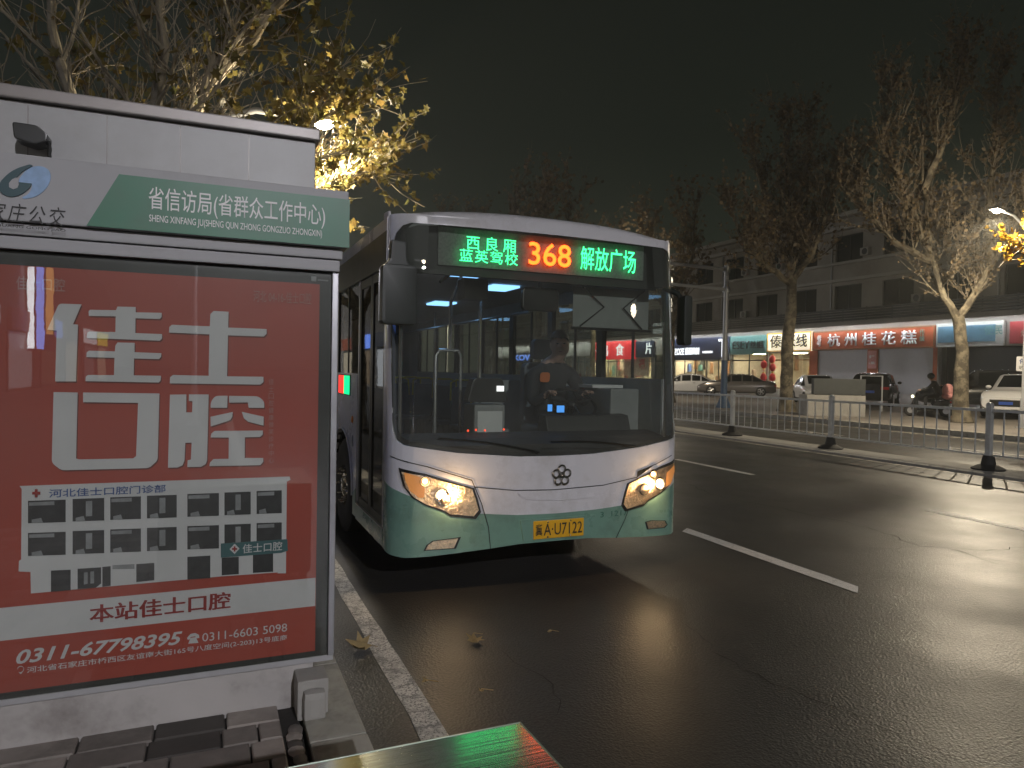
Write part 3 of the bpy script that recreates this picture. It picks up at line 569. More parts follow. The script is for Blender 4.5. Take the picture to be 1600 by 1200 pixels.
def hand(J, B, wrist, side, d, palm_n, root):
    """five bent fingers on a palm: d is the direction of the fingers, palm_n the way the palm faces"""
    d, n = Vector(d).normalized(), Vector(palm_n).normalized(); s = d.cross(n).normalized()*side; w = Vector(wrist)
    J['palm'+root] = (w+d*.045, (.022, .036)); B.append((root, 'palm'+root))
    for i, (off, ln) in enumerate(((-.030, .062), (-.010, .074), (.010, .078), (.029, .070))):
        a = w+d*.088+s*off; b = a+d*ln*.5+n*ln*.22; c = b+d*ln*.15+n*ln*.45
        J['f%d0' % i+root] = (a, .010); J['f%d1' % i+root] = (b, .0088); J['f%d2' % i+root] = (c, .0078)
        B += [('palm'+root, 'f%d0' % i+root), ('f%d0' % i+root, 'f%d1' % i+root), ('f%d1' % i+root, 'f%d2' % i+root)]
    a = w+d*.035+s*.042+n*.010; b = a+d*.034+s*.018+n*.022
    J['t0'+root] = (a, .0115); J['t1'+root] = (b, .0095); B += [('palm'+root, 't0'+root), ('t0'+root, 't1'+root)]
def head(J, B, c, f, neck, k=1.):
    """skull, jaw, nose and ears round the head centre c, looking along f"""
    c, f = Vector(c), Vector(f).normalized(); s = f.cross(Vector((0, 0, 1))).normalized(); u = s.cross(f)
    J['jaw'] = (c-u*.075*k+f*.022*k, .056*k); J['skull'] = (c-u*.005*k, (.080*k, .090*k)); J['crownh'] = (c+u*.065*k-f*.01*k, .066*k)
    J['nose'] = (c-u*.018*k+f*.098*k, .013*k)
    for q in (-1, 1): J['ear%d' % q] = (c+s*.085*k*q-u*.015*k, (.010*k, .022*k)); B.append(('skull', 'ear%d' % q))
    B += [(neck, 'jaw'), ('jaw', 'skull'), ('skull', 'crownh'), ('skull', 'nose')]
    return f, s, u
def hair_cap(c, f, parent, m='hair', k=1.):
    c, f = Vector(c), Vector(f).normalized(); s = f.cross(Vector((0, 0, 1))).normalized(); u = s.cross(f); vs = []; fs = []; n, mm = 18, 8; hr = random.Random(3)
    for i in range(mm+1):
        for j in range(n):
            a = 2*math.pi*j/n; front = math.cos(a); lim = 1.32 if front > .35 else 1.75+(-front)*.25
            if front > .35: lim -= .12*abs(math.sin(a*3))
            th = lim*i/mm; q = 1+hr.uniform(-.02, .03)
            vs.append(c+u*(.02+.118*math.cos(th)*q)*k+f*(.108*math.sin(th)*front*q-.012)*k+s*.096*k*math.sin(th)*math.sin(a)*q)
    for i in range(mm):
        for j in range(n): fs.append((i*n+j, (i+1)*n+j, (i+1)*n+(j+1) % n, i*n+(j+1) % n))
    return MB().add(vs, fs).build('hair', m, parent, smooth=True)

# ================================================================ THE BUS
BX, BY, HA, CR = 2.5, 4.95, 1.285, .2
YEND = 13.5
B1 = HA-CR+.026; KB = .10/1.255**2
TH0 = math.asin((B1-(HA-CR))/CR); YC = KB*B1*B1+CR*math.cos(TH0); SF = B1; SCn = SF+CR*(math.pi/2-TH0)
def rake(z): return 0.0 if z < 1.15 else (z-1.15)*.085
def S(s, z, off=0.):
    sg = 1 if s >= 0 else -1; a = abs(s)
    if a <= SF: b = a; y = KB*b*b; n = Vector((2*KB*b, -1)).normalized()
    elif a <= SCn: th = TH0+(a-SF)/CR; b = HA-CR+CR*math.sin(th); y = YC-CR*math.cos(th); n = Vector((math.sin(th), -math.cos(th)))
    else: b = HA; y = YC+a-SCn; n = Vector((1, 0))
    k = max(0, min(1, 1-(y-YC)/.9)) if y > YC else 1
    return Vector((BX+sg*(b+n.x*off), BY+y+rake(z)*k+n.y*off, z))
def sz(px, py):
    """place on the bus front (arc length, height) that a pixel of the photograph shows"""
    d = ray(px, py)
    def ins(t):
        p = CAM+d*t; b = abs(p.x-BX); y = p.y-BY-rake(p.z)
        if b >= HA: return False
        c = b-(HA-CR); return y > (KB*b*b if b <= B1 else YC-math.sqrt(max(0, CR*CR-c*c)))
    t = 4.
    while not ins(t):
        t += .01
        if t > 9: return None
    lo, hi = t-.01, t
    for _ in range(24):
        m = (lo+hi)/2
        if ins(m): hi = m
        else: lo = m
    p = CAM+d*hi; b = p.x-BX; y = p.y-BY-rake(p.z); sg = 1 if b >= 0 else -1; b = abs(b)
    if b >= HA-1e-4 or y >= YC-1e-3: s = SCn+y-YC
    elif b <= B1: s = b
    else: s = SF+CR*(math.asin(min(1, (b-(HA-CR))/CR))-TH0)
    return (sg*s, p.z)
def trace(pts, ox, oy, k):
    return [q for q in (sz(ox+a*k, oy+b*k) for a, b in pts) if q]
def skin(poly, off, name, m, parent, rim=0., step=.045, smooth=True):
    """a sheet that follows the front of the bus, cut to the outline poly (s, z); rim turns its edge inwards"""
    bm = bmesh.new(); vs = [bm.verts.new((s, 0, z)) for s, z in poly]; bm.faces.new(vs)
    bmesh.ops.triangulate(bm, faces=bm.faces[:])
    smin, smax = min(p[0] for p in poly), max(p[0] for p in poly); zmin, zmax = min(p[1] for p in poly), max(p[1] for p in poly)
    q = math.ceil(smin/step)*step
    while q < smax:
        bmesh.ops.bisect_plane(bm, geom=bm.verts[:]+bm.edges[:]+bm.faces[:], plane_co=(q, 0, 0), plane_no=(1, 0, 0)); q += step
    q = math.ceil(zmin/.12)*.12
    while q < zmax:
        bmesh.ops.bisect_plane(bm, geom=bm.verts[:]+bm.edges[:]+bm.faces[:], plane_co=(0, 0, q), plane_no=(0, 0, 1)); q += .12
    bmesh.ops.dissolve_limit(bm, angle_limit=.0001, verts=[], edges=[]) if False else None
    bmesh.ops.remove_doubles(bm, verts=bm.verts[:], dist=1e-5)
    if rim:
        be = [e for e in bm.edges if len(e.link_faces) == 1]
        ex = bmesh.ops.extrude_edge_only(bm, edges=be)
        for v in [g for g in ex['geom'] if isinstance(g, bmesh.types.BMVert)]: v.co.y = rim
    for v in bm.verts: v.co = S(v.co.x, v.co.z, off-v.co.y)
    bmesh.ops.recalc_face_normals(bm, faces=bm.faces)
    c = sum((f.normal*f.calc_area() for f in bm.faces), Vector())
    if c.y > 0: bmesh.ops.reverse_faces(bm, faces=bm.faces)
    me = bpy.data.meshes.new(name); bm.to_mesh(me); bm.free(); me.materials.append(M[m] if m in M else bpy.data.materials[m])
    return link(name, me, parent, smooth)
def ribbon(line, w, off, name, m, parent):
    a, b = [], []
    for i, p in enumerate(line):
        t = (Vector(line[min(i+1, len(line)-1)])-Vector(line[max(i-1, 0)])).normalized(); n = Vector((-t.y, t.x))*w/2
        a.append(tuple(Vector(p)+n)); b.append(tuple(Vector(p)-n))
    return skin(a+b[::-1], off, name, m, parent)
def sym(half): return half+[(-s, z) for s, z in half[::-1] if abs(s) > 1e-6]

bus = placed('city_bus', 'white and pale green city bus showing route 368 at the stop', 'bus', (BX, 9.2, 0))
Q = (590, 640, .30625)
ws_bot = [(0, .99), (.3, .994), (.55, 1.012), (.8, 1.032), (1.0, 1.062), (1.12, 1.080), (1.2, 1.092), (1.262, 1.125), (1.295, 1.19), (1.318, 1.30)]
ws_top = [(1.310, 2.45), (1.29, 2.58), (1.255, 2.67), (1.2, 2.725), (1.11, 2.752), (.75, 2.772), (.4, 2.788), (0, 2.792)]
half = ws_bot+ws_top
def up(line, s):                                       # height of a half outline at s
    for (a, za), (b, zb2) in zip(line, line[1:]):
        if a <= s <= b: return za+(zb2-za)*(s-a)/(b-a)
    return line[-1][1]
bot = [(0, .315), (.3, .312), (.55, .292), (.8, .275), (1.0, .262), (1.18, .258), (1.3, .268), (1.40, .28), (1.46, .29)]
U = [(-s, z) for s, z in bot[::-1]]+bot[1:]+[(1.46, 2.845), (1.335, 2.845)]+[(1.33, 2.45)]+[(s+.006, z-.004) for s, z in ws_bot[::-1]]
U += [(-s-.006, z-.004) for s, z in ws_bot[1:]]+[(-1.33, 2.45), (-1.335, 2.845), (-1.46, 2.845)]
fp = skin(U, 0, 'front_panel', 'buswhite', bus, rim=.02)
gl_ = [(-1.46, .80), (-1.40, .795), (-1.235, .748), (-1.112, .70), (-.9, .64), (-.62, .565), (-.32, .538), (.015, .531), (.375, .539), (.70, .557), (.95, .60), (1.15, .66), (1.3, .73), (1.46, .80)]
bm_ = skin([(-s, z) for s, z in bot[::-1]]+bot[1:]+gl_[::-1], .0025, 'bumper', 'busgreen', bus, rim=.03)
# lower lip of the bumper
# panel gaps
gaps = [trace([(65, 235), (250, 290), (480, 360), (495, 395), (530, 480), (565, 600), (575, 710)], *Q), trace([(495, 395), (700, 412), (900, 408), (1150, 385), (1320, 345)], *Q),
        trace([(1498, 232), (1420, 277), (1325, 316), (1322, 345), (1310, 420), (1260, 560), (1215, 655)], *Q)]
for g_ in gaps: ribbon(g_, .007, .0045, 'panel_gap', 'busdark', fp)
# grab recess in the bonnet
rc = trace([(712, 416), (900, 411), (1146, 390), (1125, 418), (1085, 438), (920, 452), (760, 449), (725, 435)], *Q)
skin(rc, .003, 'grab_recess', 'buswhite', fp)
ribbon([(s, z-.004) for s, z in trace([(716, 420), (735, 440), (765, 452), (920, 456), (1085, 442), (1125, 424), (1144, 396)], *Q)], .012, .012, 'grab_recess_edge', 'buswhite', fp)
# windscreen
half_g = [(s, z) for s, z in half]
wsg = skin([(-s, z) for s, z in half_g[::-1] if s > 0]+half_g, -.002, 'windscreen', 'wind', bus)
fr_in = [(max(0, s-.035) if s > .9 else s, z+(.028 if z < 1.2 else (-.02 if z > 2.6 else 0))) for s, z in half]
outer = [(-s, z) for s, z in half[::-1] if s > 0]+half
inner = [(-s, z) for s, z in fr_in[::-1] if s > 0]+fr_in
mb = MB(); n = len(outer)
mb.add([S(s, z, -.008) for s, z in outer]+[S(s, z, -.008) for s, z in inner], [(i, (i+1) % n, (i+1) % n+n, i+n) for i in range(n)])
mb.build('windscreen_seal', 'busdark', wsg)
# wiper arms resting at the foot of the glass
for (s0, s1, z0_, z1_) in ((-.15, -.95, 1.02, 1.14), (.75, -.05, 1.04, 1.10)):
    MB().tube([S(s0+(s1-s0)*t, z0_+(z1_-z0_)*t+.02*math.sin(t*3.1), .018) for t in [i/8 for i in range(9)]], [.009-.0004*i for i in range(9)], 6).build('wiper', 'busdark', wsg)
# display board behind the top of the windscreen
MB().box(BX-1.12, BX+1.12, 5.262, 5.31, 2.39, 2.775).build('display_case', mat('display_case_black', (.03, .033, .03), .6), bus)
for sg in (-1, 1): skin([(sg*1.02, 2.40), (sg*1.30, 2.40), (sg*1.298, 2.5), (sg*1.275, 2.62), (sg*1.22, 2.70), (sg*1.12, 2.74), (sg*1.0, 2.755)], -.012, 'display_mask', 'display_case_black', bus)
db = MB().box(1.60, 3.47, 5.240, 5.258, 2.46, 2.755).build('destination_display', mat('led_board', (.19, .20, .19), .6, scale=60, var=.3), bus)
YL = 5.192
def led(body, xa, ya, xb, yb, m, bold=.0, space=1.):
    a, b = at(xa, ya, 1, YL), at(xb, yb, 1, YL); return a, b
def ledtext(body, quad, m, bold=0., space=1., nm='lettering'):
    """quad: lower left and lower right, upper left in the picture"""
    a, b, c = (at(x, y, 1, YL) for x, y in quad)
    return lettering(body, (a.x, YL, a.z), ((b.x-a.x), 0, 0), (0, 0, c.z-a.z), 1, 1, m, db, bold, 0, space, name=nm)
ledtext('西 良 厢', [(729, 389), (806, 397), (729, 367)], 'E_green', .002)
ledtext('蓝英驾校', [(718, 408), (809, 414), (718, 388)], 'E_green', .002, 1.15)
ledtext('368', [(826, 413), (892, 419), (826, 377)], 'E_red', .008, nm='route_number')
ledtext('解放广场', [(907, 421), (993, 427), (907, 384)], 'E_green', .003)
# headlamps: bowl, bulb, indicator and clear cover
def headlamp(poly, bulb, bulb2, indic, sgn):
    hl = skin([(a, b) for a, b in poly], .006, 'headlamp_surround', 'busdark', bus, rim=.01)
    hl.name = 'headlight'
    c = (sum(p[0] for p in poly)/len(poly), sum(p[1] for p in poly)/len(poly))
    inn = [(c[0]+(a-c[0])*.93, c[1]+(b-c[1])*.88) for a, b in poly]
    skin(inn, .009, 'reflector', 'reflector', hl, step=.02)
    skin(indic, .0125, 'indicator', 'E_indic', hl)
    for (b, r, mm) in ((bulb, .034, 'E_head'), (bulb2, .020, 'E_park')):
        p = S(b[0], b[1], .012); o = MB().ball(p, (r, .012, r), 14, 8); o.build('bulb', mm, hl, smooth=True)
        rg = MB(); pts = [S(b[0]+math.cos(t)*(r+.016), b[1]+math.sin(t)*(r+.016), .014) for t in [i*math.pi/10 for i in range(21)]]
        rg.tube(pts, .005, 6, False).build('bulb_ring', 'chrome', hl, smooth=True)
    for (b, r) in ((tuple((Vector(bulb)*.35+Vector((c[0]+(c[0]-bulb[0])*1.3, c[1]-.03))*.65)), .040),):
        p = S(b[0], b[1], .012)
        MB().ball(p, (r, .012, r), 14, 8).build('dipped_lamp', 'reflector', hl, smooth=True)
        MB().tube([S(b[0]+math.cos(t)*(r+.008), b[1]+math.sin(t)*(r+.008), .014) for t in [i*math.pi/10 for i in range(21)]], .005, 6, False).build('bulb_ring', 'chrome', hl, smooth=True)
    l = bpy.data.lights.new('headlight_bulb', 'POINT'); l.energy = 5.5; l.color = (1, .66, .34); l.shadow_soft_size = .01
    lo = bpy.data.objects.new('headlight_bulb', l); COL.objects.link(lo); lo.location = S(bulb[0]-.08*(1 if bulb[0] > 0 else -1), bulb[1]-.01, .055); lo.parent = hl
    skin([(c[0]+(a-c[0])*.98, c[1]+(b-c[1])*.97) for a, b in poly], .026, 'lamp_cover', 'lens', hl, rim=.014)
    return hl
HL = [sz(610+a*160/1200, 720+b*160/1200) for a, b in [(100, 80), (400, 150), (700, 240), (980, 320), (1020, 440), (1062, 600), (1000, 680), (700, 650), (630, 600), (400, 520), (250, 430), (150, 290)]]
headlamp(HL, sz(610+600*.1333, 720+405*.1333), sz(610+405*.1333, 720+240*.1333), [sz(610+a*.1333, 720+b*.1333) for a, b in [(165, 135), (350, 190), (400, 330), (390, 430), (330, 430), (230, 350), (180, 230)]], -1)
HRm = [(-s, z) for s, z in HL[::-1]]
zoff = -.015
headlamp([(.03+s*.975, z+zoff-.02*max(0, (1.2-s))) for s, z in HRm], (sz(1029, 755)[0], sz(1029, 755)[1]), (sz(1016, 757)[0]+.02, sz(1035, 739)[1]), [(1.04+.06, .80), (1.205, .86), (1.215, .80), (1.15, .70), (1.09, .68)], 1)
for poly in (trace([(245, 715), (258, 690), (285, 672), (410, 656), (388, 705)], *Q), [(.896, .390), (.915, .335), (1.085, .330), (1.115, .350), (1.09, .383), (.95, .396)]):
    c = (sum(p[0] for p in poly)/len(poly), sum(p[1] for p in poly)/len(poly))
    f_ = skin([(c[0]+(a-c[0])*1.16, c[1]+(b-c[1])*1.22) for a, b in poly], .004, 'fog_lamp', 'busdark', bus, rim=.006)
    skin(poly, .008, 'fog_lens', 'reflector', f_, step=.02, rim=.006)
# five-ring flower emblem
ec = Vector(sz(590+936*.30625, 640+335*.30625)); em = MB()
for i in range(5):
    a = math.pi/2+i*2*math.pi/5; c = ec+Vector((math.cos(a), math.sin(a)))*.050
    em.tube([S(c.x+.030*math.cos(t), c.y+.030*math.sin(t), .012) for t in [k_*math.pi/9 for k_ in range(19)]], .0095, 8, False)
em.ball(S(ec.x, ec.y, .010), (.014, .012, .014)); em.build('emblem', 'chrome', bus, smooth=True)
# number plate
lp = MB(); c = sz(590+920*.30625, 640+604*.30625); o = S(c[0], c[1], .0)
pl_c = Vector((o.x, o.y-.022, c[1])); ang = 2*KB*c[0]; ux = Vector((1, math.sin(ang)*.4, 0)).normalized()
npl = MB().prism([(-.22, -.07), (.22, -.07), (.22, .07), (-.22, .07)], pl_c, ux, (0, 0, 1), .012).build('licence_plate', 'platey', bus, bevel=.003)
nrm = ux.cross(Vector((0, 0, 1)))
lettering('冀', pl_c+ux*-.205+Vector((0, 0, -.045))+nrm*.0015, ux, (0, 0, 1), .058, .09, 'platebl', npl, .015)
lettering('A·U7122', pl_c+ux*-.135+Vector((0, 0, -.047))+nrm*.0015, ux, (0, 0, 1), .34, .094, 'platebl', npl, .006)
MB().prism([(-.3, -.085), (.3, -.085), (.33, .085), (-.33, .085)], pl_c-nrm*.013, ux, (0, 0, 1), .012).build('plate_recess', 'busgreen', bus, bevel=.004)
bb = MB()
for dx in (-.1, .1):
    for dz in (-.058, .058): bb.ball(pl_c+ux*dx+Vector((0, 0, dz))+nrm*.001, .008, 8, 5)
bb.build('plate_bolt', 'chrome', npl, smooth=True)
a = S(.42, .47, .005); b = S(.69, .47, .005)
lettering('3  1217', a, (b-a).normalized(), (0, 0, 1), (b-a).length, .045, mat('fleet_number_green', (.03, .12, .085), .5), bus, .0, name='fleet_number')
# roof cap: plan outline pulled in as it rises
ring = []; ss_ = [-(SCn+8.2)]+[-(SCn+k_*.55) for k_ in range(14, 0, -1)]+[i*.06 for i in range(-22, 23)]+[SCn+k_*.55 for k_ in range(1, 15)]+[SCn+8.2]
levels = [(2.745, .0), (2.80, .0), (2.845, -.008), (2.875, -.035), (2.895, -.09), (2.906, -.20), (2.915, -.5), (2.925, -1.1)]
mb = MB(); vs = []
for z, off in levels:
    for s in ss_:
        p = S(s, z, 0); k_ = max(0, 1+off/1.3); bxr = (p.x-BX)
        dropf = .075*min(1, abs(bxr)/HA)**3
        yy = p.y; x = BX+bxr*(1+off/HA) if abs(off) < 1.2 else BX+bxr*.05
        fy = BY+.1+2.2; yy = yy-off*max(0, min(1, (fy-p.y)/2.2)) if abs(off) < 1.2 else yy-off*max(0, min(1, (fy-p.y)/2.2))*1.1
        vs.append((x, yy, max(z-dropf*(1 if z > 2.8 else 0)*(1+off/HA), 2.745 if z < 2.8 else 2.78)))
n = len(ss_); fs = [(i*n+j, i*n+j+1, (i+1)*n+j+1, (i+1)*n+j) for i in range(len(levels)-1) for j in range(n-1)]
mb.add(vs, fs)
i0 = (len(levels)-1)*n
mb.f += [[i0+j, i0+j+1, i0+n-2-j, i0+n-1-j] for j in range(n//2-1)]; mb.mi += [0]*(n//2-1)
# front strip between windscreen and cap
mb.build('roof', 'buswhite', bus, smooth=True)
skin([(-1.46, 2.76), (-1.335, 2.76)]+[(-s, z+.004) for s, z in ws_top[::-1][::-1] if s > 0][::1]+[(s, z+.004) for s, z in ws_top[::-1]]+[(1.335, 2.76), (1.46, 2.76), (1.46, 2.81), (-1.46, 2.81)], -.001, 'roof_front', 'buswhite', bus) if False else None
strip = MB(); tl = [(s, z) for s, z in ws_top[::-1]]; pts = [(-s, z) for s, z in tl[::-1]]+tl[1:]
strip.add([S(s, z, -.001) for s, z in pts]+[S(s*1.01, 2.815, -.001) for s, z in pts], [(i, i+1, i+1+len(pts), i+len(pts)) for i in range(len(pts)-1)])
strip.build('roof_front', 'buswhite', bus, smooth=True)
# sides. xo: outer face; sd: +1 right, -1 left
def side(sd):
    xo = BX+sd*HA; y0 = BY+YC+.085; nm = 'side_panel'
    def slab(x, poly, m, name, d=.035, parent=bus, off=0.):
        mb = MB(); xx = x+sd*off
        if sd < 0: mb.prism([(-p[0], p[1]) for p in poly], (xx, 0, 0), (0, -1, 0), (0, 0, 1), d)
        else: mb.prism(poly, (xx, 0, 0), (0, 1, 0), (0, 0, 1), d)
        return mb.build(name, m, parent)
    ys = y0 if sd > 0 else 6.40
    def arch(yc): return [(yc+.58*math.cos(t), .47+.58*math.sin(t)) for t in [math.pi-i*math.pi/12 for i in range(13)]]
    sill = 1.60
    a1, a2 = 7.14, 11.1
    low = [(ys, .30), (a1-.58, .30)]+arch(a1)+[(a1+.58, .30), (a2-.58, .30)]+arch(a2)+[(a2+.58, .30), (YEND, .30), (YEND, sill), (ys, sill)]
    slab(xo, low, 'buswhite', nm)
    grn = [(ys, .30), (a1-.58, .30)]+[p for p in arch(a1) if p[1] < .52 and p[0] < a1]+[(a1-.585, .52), (ys, .62)]
    if ys < a1-.6: slab(xo, [(ys, .30), (a1-.59, .30), (a1-.585, .50), (ys, .56)], 'busgreen', 'side_skirt', .003, off=.003)
    slab(xo, [(a1+.59, .30), (a2-.59, .30), (a2-.585, .50), (a1+.585, .50)], 'busgreen', 'side_skirt', .003, off=.003)
    slab(xo, [(y0, 2.43), (YEND, 2.43), (YEND, 2.80), (y0, 2.80)], 'buswhite', 'upper_side_panel', off=-.001)
    slab(xo, [(y0, 2.43), (YEND, 2.43), (YEND, 2.70), (y0, 2.70)], 'busdark', 'window_band', .002, off=.0015)
    p = ys
    widths = [.95, .12, 1.15, .12, 1.15, .12, 1.15, .12, 1.15, .12, .9]
    for i in range(7):
        q = min(p+1.06, YEND-.1)
        if q-p < .3: break
        g_ = slab(xo-sd*.012, [(p+.005, sill), (q, sill), (q, 2.428), (p+.005, 2.428)], 'glass', 'window', .004)
        slab(xo-sd*.006, [(p+.52, sill), (p+.545, sill), (p+.545, 2.428), (p+.52, 2.428)], 'busdark', 'window_bar', .02, g_)
        slab(xo, [(q, sill), (q+.125, sill), (q+.125, 2.43), (q, 2.43)], 'busdark', 'window_pillar', .05)
        p = q+.125
    # lining
    slab(xo-sd*.045, low, 'busgrey', 'wall_lining', .006)
    slab(xo-sd*.045, [(y0, 2.42), (YEND, 2.42), (YEND, 2.7), (y0, 2.7)], 'busgrey', 'wall_lining', .006)
    for yc in (a1, a2):
        xt = xo-sd*.02; w = MB()
        prof = [(.20, .0), (.30, .012), (.42, .012), (.462, -.012), (.475, -.06), (.475, -.21), (.46, -.25), (.30, -.26)]
        o = w.lathe([(r, h*sd) for r, h in prof], (xt, yc, .475), 'X', 36).build('wheel', 'rubber', bus, smooth=True)
        rim = MB().lathe([(r, h*sd) for r, h in [(.30, .006), (.285, -.0), (.27, -.06), (.20, -.085), (.14, -.04), (.12, .0), (.075, .02), (.0, .022)]], (xt, yc, .475), 'X', 32)
        for k_ in range(10):
            a = k_*math.pi/5; rim.ball((xt-sd*.0, yc+.165*math.cos(a), .475+.165*math.sin(a)), (.05, .016, .016), 6, 5)
        rim.build('rim', 'chrome', o, smooth=True)
        al = MB(); pts = [(yc+.58*math.cos(t), .47+.58*math.sin(t)) for t in [i*math.pi/14 for i in range(15)]]
        al.add([(xo+sd*.004, a, b) for a, b in pts]+[(xo-sd*.36, a, b) for a, b in pts], [(i, i+1, i+16, i+15) for i in range(14)])
        al.build('wheel_arch', 'busdark', bus)
        ae = MB(); ae.tube([(xo+sd*.006, a, b) for a, b in pts], .012, 6); ae.build('wheel_arch_lip', 'buswhite', bus, smooth=True)
side(-1); side(1)
xl = BX-HA
MB().box(xl+.01, BX+HA-.01, YEND, YEND+.05, .35, 1.5).build('rear_panel', 'buswhite', bus)
MB().box(xl+.01, BX+HA-.01, YEND, YEND+.05, 1.502, 2.0).build('rear_panel', 'busgrey', bus)
MB().box(xl+.01, BX+HA-.01, YEND, YEND+.05, 2.0, 2.78).build('rear_panel', 'busgrey', bus)
MB().box(xl+.05, BX+HA-.05, 5.25, YEND, .34, .37).build('bus_floor', 'floor', bus)
MB().box(xl+.05, BX+HA-.05, 5.05+.4, YEND, 2.56, 2.60).build('ceiling', 'busceil', bus)
MB().box(xl+.3, BX+HA-.3, 5.25, YEND-.5, .25, .335).build('underbody', 'busdark', bus)
# door: two tall glazed leaves in a dark frame on the kerb side
dr = MB().box(xl+.004, xl+.05, 5.325, 5.365, .31, 2.43).box(xl+.004, xl+.05, 6.36, 6.40, .31, 2.43).box(xl+.002, xl+.05, 5.325, 6.40, 2.435, 2.50).build('passenger_door', 'silver', bus, bevel=.004)
for y0_, y1_ in ((5.372, 5.858), (5.866, 6.352)):
    lf = MB()
    for q in ((y0_, y0_+.045, .43, 2.42), (y1_-.045, y1_, .43, 2.42), (y0_+.045, y1_-.045, .43, .50), (y0_+.045, y1_-.045, 2.35, 2.42)): lf.box(xl+.010, xl+.04, q[0], q[1], q[2], q[3])
    l_ = lf.build('door_leaf', 'busdark', dr, bevel=.004)
    MB().box(xl+.020, xl+.026, y0_+.045, y1_-.045, .50, 2.35).build('door_glass', 'tint', l_)
    MB().tube([(xl+.07, y0_+.1, .9), (xl+.09, y0_+.12, .95), (xl+.09, y0_+.12, 1.5), (xl+.07, y0_+.1, 1.55)], .013, 8).build('door_grab_bar', 'handrail', l_, smooth=True)
MB().box(xl-.004, xl+.06, 5.30, 6.40, .285, .425).build('door_step', 'busgreen', bus, bevel=.008)
MB().box(xl-.010, xl+.06, 5.30, 6.40, .426, .434).build('step_edge', 'silver', bus)
sdp = MB().box(xl-.006, xl+.03, 6.74, 7.38, 1.385, 1.585).build('side_display', 'busdark', bus)
MB().box(xl-.009, xl-.0065, 7.08, 7.36, 1.395, 1.575).build('display_field', emit('led_red_field', (1., .03, .02), 1.6), sdp)
MB().box(xl-.009, xl-.0065, 6.76, 7.06, 1.395, 1.575).build('display_field', emit('led_green_field', (.0, .9, .28), 1.2), sdp)
MB().ball((xl, 6.62, 1.17), (.014, .045, .035), 14, 8).build('side_marker', 'amber', bus, smooth=True)
MB().ball((xl, 6.60, .97), (.012, .03, .055), 14, 8).build('fuel_flap', 'busgrey', bus, smooth=True)
# mirrors
mr_ = MB(); a, b = at(597, 412, 1, 4.78), at(650, 508, 1, 4.78)
def rbox(x0, x1, z0, z1, r): return rounded([(x0, z0), (x1, z0), (x1, z1), (x0, z1)], r)
mir = MB().prism(rbox(a.x, b.x, b.z, a.z, .03), (0, 4.76, 0), (1, 0, 0), (0, 0, 1), .13).build('wing_mirror', 'mirrorblack', bus, smooth=True, bevel=.02)
n1, n2 = at(612, 374, 1, 4.8), at(634, 412, 1, 4.8)
MB().prism([(a.x+.02, a.z-.01), (b.x-.03, a.z-.01), (n2.x+.012, a.z+.045), (n2.x+.008, n1.z-.01), (n1.x, n1.z), (n1.x-.008, a.z+.045)], (0, 4.785, 0), (1, 0, 0), (0, 0, 1), .09).build('mirror_neck', 'mirrorblack', mir, bevel=.015)
MB().tube([(n1.x+.04, 4.83, n1.z-.04), (n1.x+.05, 4.98, n1.z-.03), (BX-HA+.06, 5.20, n1.z-.05)], [.030, .034, .045], 10).build('mirror_arm', 'mirrorblack', mir, smooth=True)
MB().box(a.x+.02, b.x-.02, 4.892, 4.896, b.z+.02, a.z-.02).build('mirror_glass', 'carglass', mir)
m2_ = MB().prism(rbox(3.80, 3.885, 1.90, 2.34, .035), (0, 5.08, 0), (1, 0, 0), (0, 0, 1), .12).build('wing_mirror', 'mirrorblack', bus, smooth=True, bevel=.02)
MB().tube([(3.83, 5.16, 2.30), (3.81, 5.20, 2.36), (BX+HA-.05, 5.30, 2.42)], .025, 10).build('mirror_arm', 'mirrorblack', m2_, smooth=True)
# inside
dh = MB(); sec = [(5.10, .99), (5.16, 1.06), (5.30, 1.10), (5.52, 1.13), (5.62, 1.08), (5.66, .4), (5.12, .4)]
dh.prism(sec, (BX+HA-.05, 0, 0), (0, 1, 0), (0, 0, 1), 2*HA-.1); dsh = dh.build('dashboard', 'dash', bus, bevel=.012)
MB().prism([(5.50, 1.10), (5.56, 1.26), (5.68, 1.27), (5.74, 1.08)], (3.55, 0, 0), (0, 1, 0), (0, 0, 1), .85).build('instrument_hood', 'dash', dsh, bevel=.015)
MB().box(2.72, 2.76, 5.55, 5.56, 1.30, 1.36).box(2.81, 2.88, 5.55, 5.56, 1.29, 1.35).build('dash_screen', 'E_screen', dsh)
t_ = MB()
for x, z in ((2.02, 1.155), (2.10, 1.15), (2.27, 1.155), (1.95, 1.15)): t_.ball((x, 5.47, z), .010, 8, 5)
t_.build('warning_lamp', 'E_tiny', dsh, smooth=True)
sw = MB(); cw = Vector((3.13, 5.86, 1.36)); nz = Vector((0, -.55, .83)).normalized(); ua = Vector((1, 0, 0)); ub = nz.cross(ua)
sw.tube([cw+(ua*math.cos(t)+ub*math.sin(t))*.225 for t in [i*math.pi/16 for i in range(33)]], .016, 8, False); sw.ball(cw-nz*.02, (.06, .06, .04))
for t in (.2, 2.94, 4.7): sw.tube([cw, cw+(ua*math.cos(t)+ub*math.sin(t))*.225], .012, 6)
sw.tube([cw, cw-nz*.5], .035, 8); sw.build('steering_wheel', 'busdark', bus, smooth=True)
MB().box(2.86, 3.44, 6.1, 6.62, .40, 1.02).build('seat_plinth', 'dash', bus)
